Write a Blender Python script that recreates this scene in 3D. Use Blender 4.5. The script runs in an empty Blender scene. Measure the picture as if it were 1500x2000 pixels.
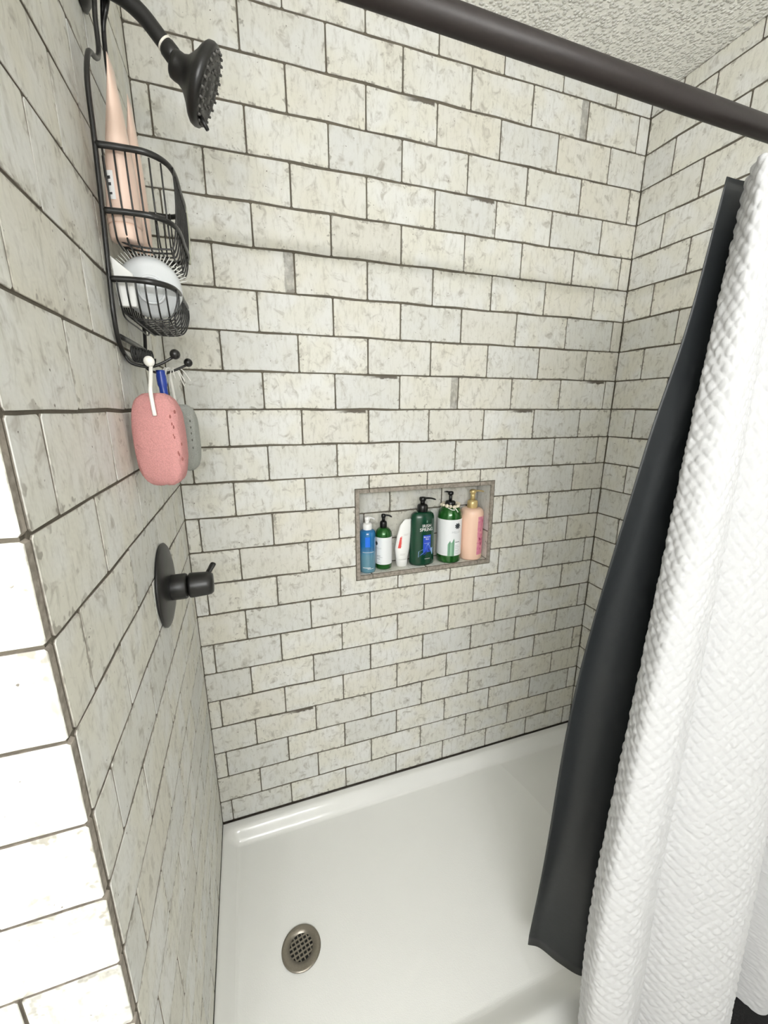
import bpy, math, random
import numpy as np
from mathutils import Matrix, Vector

random.seed(7)
rng = np.random.default_rng(11)
SC = bpy.context.scene
COL = SC.collection

# ------------------------------------------------------------------ camera
W = 1.5558          # width of the alcove (left wall x=0, right wall x=W, back wall y=0)
H = 0.1046          # course height
BW = 0.2104         # brick pitch
C0 = 1.177          # brick columns between the left corner and column 0
Z10 = 1.5           # height of course line 10
CEIL = 2.493
PANZ = 0.045        # rim of the shower pan
FLOORZ = -0.06      # bathroom floor
DEPTH = 0.845

cam_d = bpy.data.cameras.new('camera')
cam_d.sensor_fit = 'HORIZONTAL'
cam_d.sensor_width = 36.0
cam_d.lens = 36.0 * 791.44 / 1500.0
cam_d.clip_start = 0.01
cam = bpy.data.objects.new('camera', cam_d)
COL.objects.link(cam)
right = Vector((0.9474, -0.3200, 0.0007)).normalized()
fwd = Vector((0.3102, 0.9177, -0.2483)).normalized()
down = fwd.cross(right).normalized()
right = down.cross(fwd).normalized()
M = Matrix.Identity(4)
for i in range(3):
    M[i][0] = right[i]; M[i][1] = -down[i]; M[i][2] = -fwd[i]
M.translation = Vector((0.1866, -1.2679, 1.5041))
cam.matrix_world = M
SC.camera = cam

# ------------------------------------------------------------------ world, lamps, exposure
wd = bpy.data.worlds.new('world'); SC.world = wd
wd.use_nodes = True
wd.node_tree.nodes['Background'].inputs[0].default_value = (1, 1, 1, 1)
wd.node_tree.nodes['Background'].inputs[1].default_value = 0.3
SC.view_settings.view_transform = 'Standard'
SC.view_settings.look = 'None'
SC.view_settings.gamma = 1.0
SC.view_settings.use_curve_mapping = False
SC.view_settings.exposure = 0.0

def bulb(name, loc, power, radius, color=(0.975, 0.985, 1.0)):
    l = bpy.data.lights.new(name, 'POINT')
    l.energy = power; l.shadow_soft_size = radius; l.color = color
    o = bpy.data.objects.new(name, l); COL.objects.link(o); o.location = loc
    return o
# four globes of the vanity light bar on the bathroom's rear wall
for xx in (-0.47, -0.17, 0.13, 0.43):
    bulb('vanity_bulb', (xx, -2.35, 1.833), 15.2, 0.022)
SC.cycles.max_bounces = 7; SC.cycles.diffuse_bounces = 5; SC.cycles.glossy_bounces = 3; SC.cycles.transmission_bounces = 4
SC.cycles.caustics_reflective = False; SC.cycles.caustics_refractive = False
SC.cycles.adaptive_threshold = 0.06; SC.cycles.use_light_tree = False

# ------------------------------------------------------------------ helpers
def link(o, parent=None, label=None, cat=None, group=None, kind=None):
    COL.objects.link(o)
    if parent is not None: o.parent = parent
    if label: o['label'] = label
    if cat: o['category'] = cat
    if group: o['group'] = group
    if kind: o['kind'] = kind
    return o

def empty(name, loc=(0, 0, 0), label=None, cat=None, group=None):
    o = bpy.data.objects.new(name, None)
    o.location = loc; o.empty_display_size = 0.05
    return link(o, None, label, cat, group)

def me_from(name, V, F, mats=(), smooth=False, mi=None):
    me = bpy.data.meshes.new(name)
    me.from_pydata([tuple(map(float, v)) for v in V], [], [tuple(map(int, f)) for f in F])
    for m in mats: me.materials.append(m)
    if mi is not None: me.polygons.foreach_set('material_index', np.asarray(mi, dtype=np.int32))
    if smooth: me.polygons.foreach_set('use_smooth', np.ones(len(me.polygons), dtype=bool))
    me.update()
    return me

def ob(name, VF, mat, parent=None, smooth=True, loc=(0, 0, 0), **kw):
    me = me_from(name, VF[0], VF[1], [mat] if not isinstance(mat, (list, tuple)) else mat, smooth, VF[2] if len(VF) > 2 else None)
    o = bpy.data.objects.new(name, me)
    o.location = loc
    return link(o, parent, **kw)

def join(*parts):
    V, F, n = [], [], 0
    for p in parts:
        V += [tuple(v) for v in p[0]]
        F += [tuple(i + n for i in f) for f in p[1]]
        n += len(p[0])
    return V, F

def box(x0, x1, y0, y1, z0, z1):
    V = [(x, y, z) for z in (z0, z1) for y in (y0, y1) for x in (x0, x1)]
    F = [(0, 2, 3, 1), (4, 5, 7, 6), (0, 1, 5, 4), (2, 6, 7, 3), (0, 4, 6, 2), (1, 3, 7, 5)]
    return V, F

def bbox(x0, x1, y0, y1, z0, z1, b=0.002):
    """box with all edges chamfered"""
    V, F = [], []
    c = [(x0, x1), (y0, y1), (z0, z1)]
    idx = {}
    for sx in (0, 1):
        for sy in (0, 1):
            for sz in (0, 1):
                p = [c[0][sx], c[1][sy], c[2][sz]]
                inn = [p[0] + (b if sx == 0 else -b), p[1] + (b if sy == 0 else -b), p[2] + (b if sz == 0 else -b)]
                for a in range(3):
                    q = list(inn); q[a] = p[a]
                    idx[(sx, sy, sz, a)] = len(V); V.append(tuple(q))
    I = lambda s, a: idx[(s[0], s[1], s[2], a)]
    for a in range(3):
        o1, o2 = [k for k in range(3) if k != a]
        for s in (0, 1):
            q = []
            for (u, v) in ((0, 0), (1, 0), (1, 1), (0, 1)):
                t = [0, 0, 0]; t[a] = s; t[o1] = u; t[o2] = v; q.append(I(t, a))
            F.append(tuple(q))
        for u in (0, 1):
            for v in (0, 1):
                t0 = [0, 0, 0]; t1 = [0, 0, 0]
                t0[o1] = t1[o1] = u; t0[o2] = t1[o2] = v; t0[a] = 0; t1[a] = 1
                F.append((I(t0, o1), I(t1, o1), I(t1, o2), I(t0, o2)))
    for sx in (0, 1):
        for sy in (0, 1):
            for sz in (0, 1):
                F.append(tuple(idx[(sx, sy, sz, a)] for a in range(3)))
    return fixn(V, F)

def fixn(V, F):
    """turn faces of a convex solid outward"""
    A = np.array(V); c = A.mean(0); G = []
    for f in F:
        p = A[list(f)]; n = np.cross(p[1] - p[0], p[2] - p[0])
        G.append(tuple(f) if n @ (p.mean(0) - c) >= 0 else tuple(reversed(f)))
    return V, G

def smooth_path(P, n=6, closed=False):
    P = [np.array(p, float) for p in P]; out = []
    m = len(P)
    for i in range(m if closed else m - 1):
        p0 = P[(i - 1) % m] if (closed or i > 0) else 2 * P[0] - P[1]
        p1 = P[i]; p2 = P[(i + 1) % m]
        p3 = P[(i + 2) % m] if (closed or i + 2 < m) else 2 * P[-1] - P[-2]
        for k in range(n):
            t = k / n
            out.append(0.5 * ((2 * p1) + (-p0 + p2) * t + (2 * p0 - 5 * p1 + 4 * p2 - p3) * t * t + (-p0 + 3 * p1 - 3 * p2 + p3) * t ** 3))
    if not closed: out.append(P[-1])
    return out

def tube(P, r, n=8, closed=False, cap=True, ry=None):
    P = [np.array(p, float) for p in P]; m = len(P)
    R = list(r) if hasattr(r, '__len__') else [r] * m
    T = []
    for i in range(m):
        a = P[(i - 1) % m] if closed or i > 0 else P[i]
        b = P[(i + 1) % m] if closed or i < m - 1 else P[i]
        d = b - a; T.append(d / (np.linalg.norm(d) + 1e-12))
    up = np.array([0, 0, 1.0]) if abs(T[0][2]) < 0.9 else np.array([1.0, 0, 0])
    N = np.cross(T[0], up); N /= np.linalg.norm(N)
    V, F = [], []
    for i in range(m):
        N = N - T[i] * (N @ T[i]); N /= np.linalg.norm(N)
        B = np.cross(T[i], N)
        for k in range(n):
            a = 2 * math.pi * k / n
            V.append(P[i] + R[i] * (math.cos(a) * N + (ry or 1) * math.sin(a) * B))
    for i in range(m if closed else m - 1):
        j = (i + 1) % m
        for k in range(n):
            l = (k + 1) % n
            F.append((i * n + k, i * n + l, j * n + l, j * n + k))
    if cap and not closed:
        F.append(tuple(reversed(range(n)))); F.append(tuple((m - 1) * n + k for k in range(n)))
    return V, F

def lathe(prof, n=32, sx=1.0, sy=1.0, close=True):
    V, F = [], []
    m = len(prof)
    for r, z in prof:
        for k in range(n):
            a = 2 * math.pi * k / n
            V.append((r * math.cos(a) * sx, r * math.sin(a) * sy, z))
    for i in range(m - 1):
        for k in range(n):
            l = (k + 1) % n
            F.append((i * n + k, i * n + l, (i + 1) * n + l, (i + 1) * n + k))
    if close:
        F.append(tuple(reversed(range(n)))); F.append(tuple((m - 1) * n + k for k in range(n)))
    return V, F

def xf(VF, mat=None, loc=(0, 0, 0)):
    L = Vector(loc)
    V = [((mat @ Vector(v)) if mat is not None else Vector(v)) + L for v in VF[0]]
    return ([tuple(v) for v in V],) + tuple(VF[1:])

def frame_z(axis, up=(0, 1, 0)):
    """rotation that takes +z to axis"""
    z = Vector(axis).normalized(); x = Vector(up).cross(z)
    if x.length < 1e-4: x = Vector((1, 0, 0)).cross(z)
    x.normalize(); y = z.cross(x)
    return Matrix((x, y, z)).transposed()

def sphere(c, r, n=16, m=10, sc=(1, 1, 1)):
    prof = [(max(1e-5, r * math.sin(math.pi * i / m)), -r * math.cos(math.pi * i / m)) for i in range(m + 1)]
    V, F = lathe(prof, n, close=False)
    return [(v[0] * sc[0] + c[0], v[1] * sc[1] + c[1], v[2] * sc[2] + c[2]) for v in V], F

# ------------------------------------------------------------------ materials
def s2l(c):
    c = [x / 255.0 for x in c]
    return tuple((x / 12.92 if x <= 0.04045 else ((x + 0.055) / 1.055) ** 2.4) for x in c) + (1.0,)

class NT:
    def __init__(s, name):
        s.m = bpy.data.materials.new(name); s.m.use_nodes = True
        s.t = s.m.node_tree; s.b = s.t.nodes['Principled BSDF']
    def n(s, typ, **kw):
        nd = s.t.nodes.new(typ)
        for k, v in kw.items(): setattr(nd, k, v)
        return nd
    def l(s, a, b): s.t.links.new(a, b)
    def val(s, nd, **kw):
        for k, v in kw.items(): nd.inputs[k.replace('_', ' ')].default_value = v
        return nd
    def math(s, op, a, b=None, c=None, clamp=False):
        nd = s.n('ShaderNodeMath', operation=op, use_clamp=clamp)
        for i, x in enumerate((a, b, c)):
            if x is None: continue
            if isinstance(x, (int, float)): nd.inputs[i].default_value = x
            else: s.l(x, nd.inputs[i])
        return nd.outputs[0]
    def ramp(s, fac, a, b, c0=0.0, c1=1.0):
        nd = s.n('ShaderNodeMapRange', interpolation_type='SMOOTHSTEP')
        s.l(fac, nd.inputs[0])
        for i, x in enumerate((a, b, c0, c1)): nd.inputs[i + 1].default_value = x
        return nd.outputs[0]
    def mix(s, fac, a, b):
        nd = s.n('ShaderNodeMix', data_type='RGBA')
        if isinstance(fac, (int, float)): nd.inputs[0].default_value = fac
        else: s.l(fac, nd.inputs[0])
        for i, x in ((6, a), (7, b)):
            if isinstance(x, tuple): nd.inputs[i].default_value = x
            else: s.l(x, nd.inputs[i])
        return nd.outputs[2]
    def noise(s, vec, scale, detail=3.0, rough=0.55, dist=0.0, w=None):
        nd = s.n('ShaderNodeTexNoise')
        nd.inputs['Scale'].default_value = scale; nd.inputs['Detail'].default_value = detail
        nd.inputs['Roughness'].default_value = rough; nd.inputs['Distortion'].default_value = dist
        if vec is not None: s.l(vec, nd.inputs['Vector'])
        return nd.outputs['Fac']
    def mapping(s, vec, scale=(1, 1, 1), rot=(0, 0, 0)):
        nd = s.n('ShaderNodeMapping'); nd.inputs['Scale'].default_value = scale; nd.inputs['Rotation'].default_value = rot
        s.l(vec, nd.inputs['Vector']); return nd.outputs[0]
    def bump(s, h, strength=0.3, dist=0.002, prev=None):
        nd = s.n('ShaderNodeBump'); nd.inputs['Strength'].default_value = strength; nd.inputs['Distance'].default_value = dist
        s.l(h, nd.inputs['Height'])
        if prev is not None: s.l(prev, nd.inputs['Normal'])
        return nd.outputs[0]

def plain(name, rgb, rough=0.5, metal=0.0, coat=0.0, bump=None, var=0.0, spec=None, sss=0.0, trans=0.0, ior=None):
    k = NT(name)
    k.b.inputs['Base Color'].default_value = s2l(rgb)
    k.b.inputs['Roughness'].default_value = rough; k.b.inputs['Metallic'].default_value = metal
    k.b.inputs['Coat Weight'].default_value = coat
    if spec is not None: k.b.inputs['Specular IOR Level'].default_value = spec
    if trans: k.b.inputs['Transmission Weight'].default_value = trans
    if ior: k.b.inputs['IOR'].default_value = ior
    tc = k.n('ShaderNodeTexCoord')
    f = k.noise(tc.outputs['Object'], (bump or (120,))[0], 3)
    if var:
        c = s2l(rgb); lo = tuple(x * (1 - var) for x in c[:3]) + (1,)
        k.l(k.mix(k.ramp(f, 0.35, 0.65), lo, c), k.b.inputs['Base Color'])
    if bump: k.l(k.bump(f, bump[1], bump[2]), k.b.inputs['Normal'])
    return k.m

def make_glaze():
    k = NT('tile_glaze')
    tc = k.n('ShaderNodeTexCoord'); obj = tc.outputs['Object']
    oi = k.n('ShaderNodeObjectInfo'); rnd = oi.outputs['Random']
    cx = k.n('ShaderNodeCombineXYZ'); k.l(k.math('MULTIPLY', rnd, 91.7), cx.inputs[0]); k.l(k.math('MULTIPLY', rnd, 37.3), cx.inputs[2])
    va_ = k.n('ShaderNodeVectorMath', operation='ADD'); k.l(obj, va_.inputs[0]); k.l(cx.outputs[0], va_.inputs[1]); o2 = va_.outputs[0]
    sep = k.n('ShaderNodeSeparateXYZ'); k.l(obj, sep.inputs[0]); x, z = sep.outputs[0], sep.outputs[2]
    def attr(nm):
        a = k.n('ShaderNodeAttribute', attribute_type='OBJECT', attribute_name=nm); return a.outputs['Fac']
    hw, hh, pr = attr('hw'), attr('hh'), attr('print')
    big = k.noise(o2, 11.0, 1, 0.6)
    mid = k.noise(o2, 30.0, 3, 0.68, 0.7)
    c = k.mix(k.ramp(big, 0.36, 0.66), s2l((221, 219, 208)), s2l((225, 225, 221)))
    r2 = k.math('FRACT', k.math('MULTIPLY', rnd, 17.31)); r3 = k.math('FRACT', k.math('MULTIPLY', rnd, 53.7))
    c = k.mix(k.math('MULTIPLY', k.ramp(r2, 0.45, 1.0), 0.6), c, s2l((208, 209, 206)))
    c = k.mix(k.math('MULTIPLY', k.ramp(r3, 0.55, 1.0), 0.45), c, s2l((213, 208, 193)))
    st = k.noise(k.mapping(o2, (85, 40, 24), (0, 0.18, 0)), 1.0, 3, 0.72)
    c = k.mix(k.math('MULTIPLY', k.ramp(st, 0.46, 0.76), 0.50), c, s2l((166, 163, 150)))
    # grey smudges
    c = k.mix(k.math('MULTIPLY', k.ramp(mid, 0.52, 0.77), 0.68), c, s2l((152, 146, 134)))
    # worn, stained edges
    ed = k.math('MINIMUM', k.math('SUBTRACT', hw, k.math('ABSOLUTE', x)), k.math('SUBTRACT', hh, k.math('ABSOLUTE', z)))
    en = k.noise(o2, 50.0, 2, 0.65)
    thr = k.math('MULTIPLY', k.ramp(en, 0.45, 0.86), 0.024)
    em = k.ramp(k.math('SUBTRACT', thr, ed), -0.002, 0.005)
    em = k.math('MULTIPLY', em, k.ramp(big, 0.62, 0.42))
    c = k.mix(k.math('MULTIPLY', em, 0.6), c, s2l((120, 112, 100)))
    # small pits
    pit = k.noise(o2, 170.0, 0, 0.5)
    pm = k.math('MULTIPLY', k.ramp(pit, 0.775, 0.83), k.ramp(mid, 0.46, 0.58))
    c = k.mix(k.math('MULTIPLY', pm, 0.85), c, s2l((84, 75, 64)))
    # printed flaws that recur on some tiles: 1 a dark smear under the top edge, 2 a grey end band
    px = k.math('DIVIDE', x, hw); pz = k.math('SUBTRACT', hh, z)
    s1 = k.math('MULTIPLY', k.ramp(px, -0.15, 0.45), k.ramp(px, 0.97, 0.90))
    s1 = k.math('MULTIPLY', s1, k.ramp(k.math('ADD', pz, k.math('MULTIPLY', en, 0.016)), 0.0190, 0.0145))
    is1 = k.math('MULTIPLY', k.math('COMPARE', pr, 1.0, 0.1), s1)
    c = k.mix(k.math('MULTIPLY', is1, 0.95), c, s2l((88, 80, 70)))
    s2 = k.math('MULTIPLY', k.ramp(k.math('ADD', px, k.math('MULTIPLY', en, 0.06)), 0.765, 0.785), k.ramp(en, 0.25, 0.6, 0.45, 1.0))
    is2 = k.math('MULTIPLY', k.math('COMPARE', pr, 2.0, 0.1), s2)
    c = k.mix(k.math('MULTIPLY', is2, 0.62), c, s2l((116, 112, 104)))
    k.l(c, k.b.inputs['Base Color'])
    k.b.inputs['Roughness'].default_value = 0.5
    k.b.inputs['Specular IOR Level'].default_value = 0.4
    k.l(k.bump(k.noise(o2, 48.0, 2, 0.7), 0.55, 0.0024), k.b.inputs['Normal'])
    return k.m

def make_grout(name, rgb):
    k = NT(name); tc = k.n('ShaderNodeTexCoord')
    f = k.noise(tc.outputs['Object'], 14, 4, 0.6); g = k.noise(tc.outputs['Object'], 400, 2)
    c = k.mix(k.ramp(f, 0.3, 0.7), s2l(tuple(int(x * 0.86) for x in rgb)), s2l(rgb))
    k.l(c, k.b.inputs['Base Color']); k.b.inputs['Roughness'].default_value = 0.9
    k.l(k.bump(g, 0.5, 0.001), k.b.inputs['Normal'])
    return k.m

M_GLAZE = make_glaze()
M_BODY = plain('tile_body', (160, 151, 140), 0.8, bump=(90, 0.5, 0.002), var=0.35)
M_GROUT = make_grout('grout', (108, 101, 88))
M_CAULK = plain('dark_caulk', (52, 44, 36), 0.7, var=0.3)
M_PAINT = plain('wall_paint', (243, 243, 240), 0.8, bump=(60, 0.1, 0.001))
M_FLOOR = plain('floor_vinyl', (214, 210, 202), 0.6, bump=(40, 0.2, 0.001))
M_MAT = plain('black_mat', (13, 13, 14), 0.95, bump=(240, 0.8, 0.004))
M_BLACK = plain('matte_black_metal', (24, 23, 22), 0.38, bump=(300, 0.05, 0.0005))
M_WIRE = plain('black_coated_wire', (26, 25, 24), 0.33)
M_BRONZE = plain('oil_rubbed_bronze', (34, 27, 25), 0.5, metal=0.15, bump=(200, 0.05, 0.0005), var=0.15)

def make_ceiling_mat():
    k = NT('popcorn_ceiling'); tc = k.n('ShaderNodeTexCoord'); o = tc.outputs['Object']
    k.b.inputs['Base Color'].default_value = s2l((244, 243, 237)); k.b.inputs['Roughness'].default_value = 0.85
    a = k.noise(o, 52, 3, 0.55, 0.6); v = k.n('ShaderNodeTexVoronoi'); v.inputs['Scale'].default_value = 105
    k.l(o, v.inputs['Vector'])
    h = k.math('MULTIPLY', k.ramp(v.outputs['Distance'], 0.70, 0.10), k.ramp(a, 0.32, 0.52))
    k.l(k.bump(h, 0.9, 0.007), k.b.inputs['Normal'])
    return k.m
M_CEIL = make_ceiling_mat()

def make_pan_mat():
    k = NT('white_enamel'); tc = k.n('ShaderNodeTexCoord')
    k.b.inputs['Base Color'].default_value = s2l((238, 238, 235)); k.b.inputs['Roughness'].default_value = 0.16
    f = k.noise(tc.outputs['Object'], 420, 2, 0.5)
    sep = k.n('ShaderNodeSeparateXYZ'); k.l(tc.outputs['Object'], sep.inputs[0])
    # fine anti-slip grain on the flat floor, glossy rim
    fl = k.ramp(sep.outputs[2], 0.004, 0.010, 1.0, 0.0)
    k.l(k.math('ADD', 0.13, k.math('MULTIPLY', fl, 0.34)), k.b.inputs['Roughness'])
    k.l(k.bump(k.math('MULTIPLY', f, fl), 0.35, 0.0012), k.b.inputs['Normal'])
    return k.m
M_PAN = make_pan_mat()

# ------------------------------------------------------------------ tiles
GAP = 0.0038
_tile_cache = {}
def tile_mesh(w, h, var, depth, full):
    key = (round(w, 3), round(h, 3), var, depth)
    if key in _tile_cache: return _tile_cache[key]
    r = random.Random(hash(key) % 100003)
    a, b = w / 2, h / 2
    c = min(0.0028, a * 0.3, b * 0.3)
    j = lambda s=0.0007: r.uniform(-s, s)
    t1, t2 = r.uniform(-0.6, 0.6) * a, r.uniform(-0.6, 0.6) * a
    ch1 = r.choice((0, 0, 0, 0.0022)) if full else 0.0
    ch2 = r.choice((0, 0, 0.0018)) if full else 0.0
    P = [(-a + c, -b + j()), (t1, -b + abs(j()) + ch1), (a - c, -b + j()), (a + j(), -b + c), (a + j(), b - c),
         (a - c, b + j()), (t2, b - abs(j()) - ch2), (-a + c, b + j()), (-a + j(), b - c), (-a + j(), -b + c)]
    me = poly_tile(P, depth); _tile_cache[key] = me
    return me

def poly_tile(P, depth, bev=0.0012, bd=0.0009):
    n = len(P); A = np.array(P)
    V, F, mi = [], [], []
    ins = []
    for i in range(n):
        p0, p, p1 = A[i - 1], A[i], A[(i + 1) % n]
        e0 = (p - p0) / np.linalg.norm(p - p0); e1 = (p1 - p) / np.linalg.norm(p1 - p)
        n0 = np.array([-e0[1], e0[0]]); n1 = np.array([-e1[1], e1[0]]); m = n0 + n1
        m /= max(0.4, m @ m / 2) ; ins.append(p + m / 2 * bev * 1.0)
    for q in ins: V.append((q[0], 0.0, q[1]))
    for q in A: V.append((q[0], bd, q[1]))
    for q in A: V.append((q[0], depth, q[1]))
    F.append(tuple(range(n))); mi.append(0)
    for i in range(n):
        l = (i + 1) % n
        F.append((i, n + i, n + l, l)); mi.append(0)
        F.append((n + i, 2 * n + i, 2 * n + l, n + l)); mi.append(1)
    me = me_from('tile', V, F, [M_GLAZE, M_BODY], False, mi)
    return me

def place_tile(parent, me, hw, hh, u, v, T, rz, pr=0, tilt=0.0006):
    o = bpy.data.objects.new('tile', me)
    X = T(u, v)
    o.location = X
    o.rotation_euler = (random.uniform(-1, 1) * 0.006, 0, rz + random.uniform(-1, 1) * 0.003)
    o['hw'] = float(hw); o['hh'] = float(hh); o['print'] = float(pr)
    return link(o, parent)

def rect_tile(parent, u0, u1, v0, v1, T, rz, pr=0, depth=0.004, g=GAP):
    u0 += g / 2; u1 -= g / 2; v0 += g / 2; v1 -= g / 2
    if u1 - u0 < 0.006 or v1 - v0 < 0.006: return
    full = (u1 - u0) > BW - g - 0.002 and (v1 - v0) > H - g - 0.002
    me = tile_mesh(u1 - u0, v1 - v0, random.randrange(8) if full else random.randrange(2), depth, full)
    return place_tile(parent, me, (u1 - u0) / 2, (v1 - v0) / 2, (u0 + u1) / 2, (v0 + v1) / 2, T, rz, pr)

def zl(n): return Z10 - (n - 10) * H      # height of course line n
TILE_Z0 = PANZ + 0.004
def courses(parent, umin, umax, joints, T, rz, z0=TILE_Z0, z1=CEIL, prints={}, cut=None, depth=0.004):
    """joints(r) -> offset of the joints of course r; course r lies between lines r and r+1"""
    for r in range(-2, 60):
        a, b = max(z0, zl(r + 1)), min(z1, zl(r))
        if b - a < 0.012: continue
        off = joints(r)
        k = math.floor((umin - off) / BW) - 1
        while off + k * BW < umax:
            s, e = max(umin, off + k * BW), min(umax, off + (k + 1) * BW)
            if e - s > 0.008:
                pr = prints.get((r, round((off + k * BW) / BW * 2) / 2), 0)
                if cut is None or not cut(parent, s, e, a, b, T, rz, pr):
                    rect_tile(parent, s, e, a, b, T, rz, pr, depth)
            k += 1

# --- niche opening in the back wall
NX0, NX1, NZ0, NZ1 = 0.515, 1.047, 0.9225, 1.2450
NIX0, NIX1, NIZ0, NIZ1, NY = 0.529, 1.034, 0.938, 1.2305, 0.1
def cut_niche(parent, s, e, a, b, T, rz, pr):
    if e <= NX0 or s >= NX1 or b <= NZ0 or a >= NZ1: return False
    inx0, inx1 = max(s, NX0), min(e, NX1); inz0, inz1 = max(a, NZ0), min(b, NZ1)
    left, rgt = s < NX0 - 1e-6, e > NX1 + 1e-6
    low, top = a < NZ0 - 1e-6, b > NZ1 + 1e-6
    g = GAP / 2
    if not (low or top):
        if left: rect_tile(parent, s, NX0, a, b, T, rz, pr)
        if rgt: rect_tile(parent, NX1, e, a, b, T, rz, pr)
        return True
    if not (left or rgt):
        if low: rect_tile(parent, s, e, a, NZ0, T, rz, pr)
        if top: rect_tile(parent, s, e, NZ1, b, T, rz, pr)
        return True
    # L-shaped tile round a corner of the niche
    S, E2, A, B = s + g, e - g, a + g, b - g
    if left and top: P = [(S, A), (NX0 - g, A), (NX0 - g, NZ1 + g), (E2, NZ1 + g), (E2, B), (S, B)]
    elif rgt and top: P = [(NX1 + g, A), (E2, A), (E2, B), (S, B), (S, NZ1 + g), (NX1 + g, NZ1 + g)]
    elif left and low: P = [(S, A), (E2, A), (E2, NZ0 - g), (NX0 - g, NZ0 - g), (NX0 - g, B), (S, B)]
    else: P = [(S, A), (E2, A), (E2, B), (NX1 + g, B), (NX1 + g, NZ0 - g), (S, NZ0 - g)]
    cu, cv = (s + e) / 2, (a + b) / 2
    me = poly_tile([(p[0] - cu, p[1] - cv) for p in P], 0.004)
    place_tile(parent, me, (e - s) / 2 - g, (b - a) / 2 - g, cu, cv, T, rz, pr)
    return True

# ------------------------------------------------------------------ room shell
ZB = FLOORZ - 0.1
GR = 0.0022
XB = -0.80          # bathroom's left wall
YR = -2.50           # bathroom's rear wall
XR = 1.75
# back wall with the niche recess
parts = [box(-0.12, NX0 + 0.004, GR, 0.16, ZB, CEIL + 0.1), box(NX1 - 0.004, W + 0.12, GR, 0.16, ZB, CEIL + 0.1),
         box(NX0 + 0.004, NX1 - 0.004, GR, 0.16, ZB, NZ0 + 0.004), box(NX0 + 0.004, NX1 - 0.004, GR, 0.16, NZ1 - 0.004, CEIL + 0.1),
         box(NX0 + 0.004, NX1 - 0.004, NY + GR, 0.16, NZ0 + 0.004, NZ1 - 0.004)]
wall_back = ob('wall_back', join(*parts), M_GROUT, smooth=False, kind='structure', label='tiled back wall of the shower with a recessed niche')
wall_left = ob('wall_left', box(-0.12, -GR, -DEPTH + 0.0, GR, ZB, CEIL + 0.1), M_GROUT, smooth=False, kind='structure', label='tiled left wall of the shower carrying valve and shower arm')
wall_right = ob('wall_right', box(W + GR, W + 0.12, -DEPTH - 0.2, GR, ZB, CEIL + 0.1), M_GROUT, smooth=False, kind='structure', label='tiled right wall of the shower behind the curtain')
wall_front = ob('wall_front', box(XB, -0.004, -0.8535, -DEPTH + 0.02, ZB, CEIL + 0.1), M_GROUT, smooth=False, kind='structure', label='brightly lit tiled wall end outside the shower')
ob('ceiling', box(XB - 0.1, XR + 0.1, YR - 0.1, 0.16, CEIL, CEIL + 0.1), M_CEIL, smooth=False, kind='structure', label='off-white popcorn textured ceiling')
ob('floor', box(XB - 0.1, XR + 0.1, YR - 0.1, -DEPTH - 0.02, FLOORZ - 0.1, FLOORZ), M_FLOOR, smooth=False, kind='structure', label='bathroom floor in front of the shower')
ob('bath_mat', bbox(0.80, 1.50, -1.40, -0.8735, FLOORZ + 0.0005, FLOORZ + 0.018, 0.006), M_MAT, smooth=False, label='black bath mat on the floor below the white curtain', cat='bath mat')
ob('wall_bathroom_left', box(XB - 0.1, XB, YR, -0.8535, FLOORZ, CEIL), M_PAINT, smooth=False, kind='structure')
ob('wall_bathroom_right', box(XR, XR + 0.1, YR, -DEPTH - 0.2, FLOORZ, CEIL), M_PAINT, smooth=False, kind='structure')
ob('wall_bathroom_rear', box(XB, XR, YR - 0.1, YR, FLOORZ, CEIL), M_PAINT, smooth=False, kind='structure')

# back wall tiles: u = x
PR = {(2, 1.5): 1, (4, 2.5): 1, (9, 1.0): 1, (10, 0.5): 1, (9, 5.0): 1, (10, 3.5): 1, (20, -0.5): 1,
      (6, -0.5): 2, (9, 2.0): 2, (1, 4.0): 2}
PRB = {}
for (r, c), v in PR.items(): PRB[(r, round(((c + C0) * BW) / BW * 2) / 2)] = v
def prk(r, off):  # print lookup is keyed by joint position rounded to half bricks
    return off
courses(wall_back, 0.0, W, lambda r: (C0 * BW if r % 2 else (C0 - 0.5) * BW), lambda u, v: (u, 0.0, v), 0.0,
        prints={(r, round(((c + C0)) * 2) / 2): v for (r, c), v in PR.items()}, cut=cut_niche)
# left wall: u = y + DEPTH (runs towards the back corner), faces +x
courses(wall_left, 0.0 + 0.0015, DEPTH, lambda r: DEPTH - (0.0432 if r % 2 else 0.1484), lambda u, v: (0.0, u - DEPTH, v), math.pi / 2, z0=TILE_Z0)
# right wall: u = -y, faces -x
courses(wall_right, 0.0, DEPTH + 0.19, lambda r: (0.002 if r % 2 else 0.107), lambda u, v: (W, -u, v), -math.pi / 2)
# wall end outside the shower: u = x, faces -y, its tile edges show along the corner
courses(wall_front, XB + 0.002, 0.001, lambda r: (-0.098 if r % 2 == 0 else -0.098 - BW / 2), lambda u, v: (u, -0.857, v), 0.0, z0=FLOORZ + 0.004, depth=0.0115)

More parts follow.
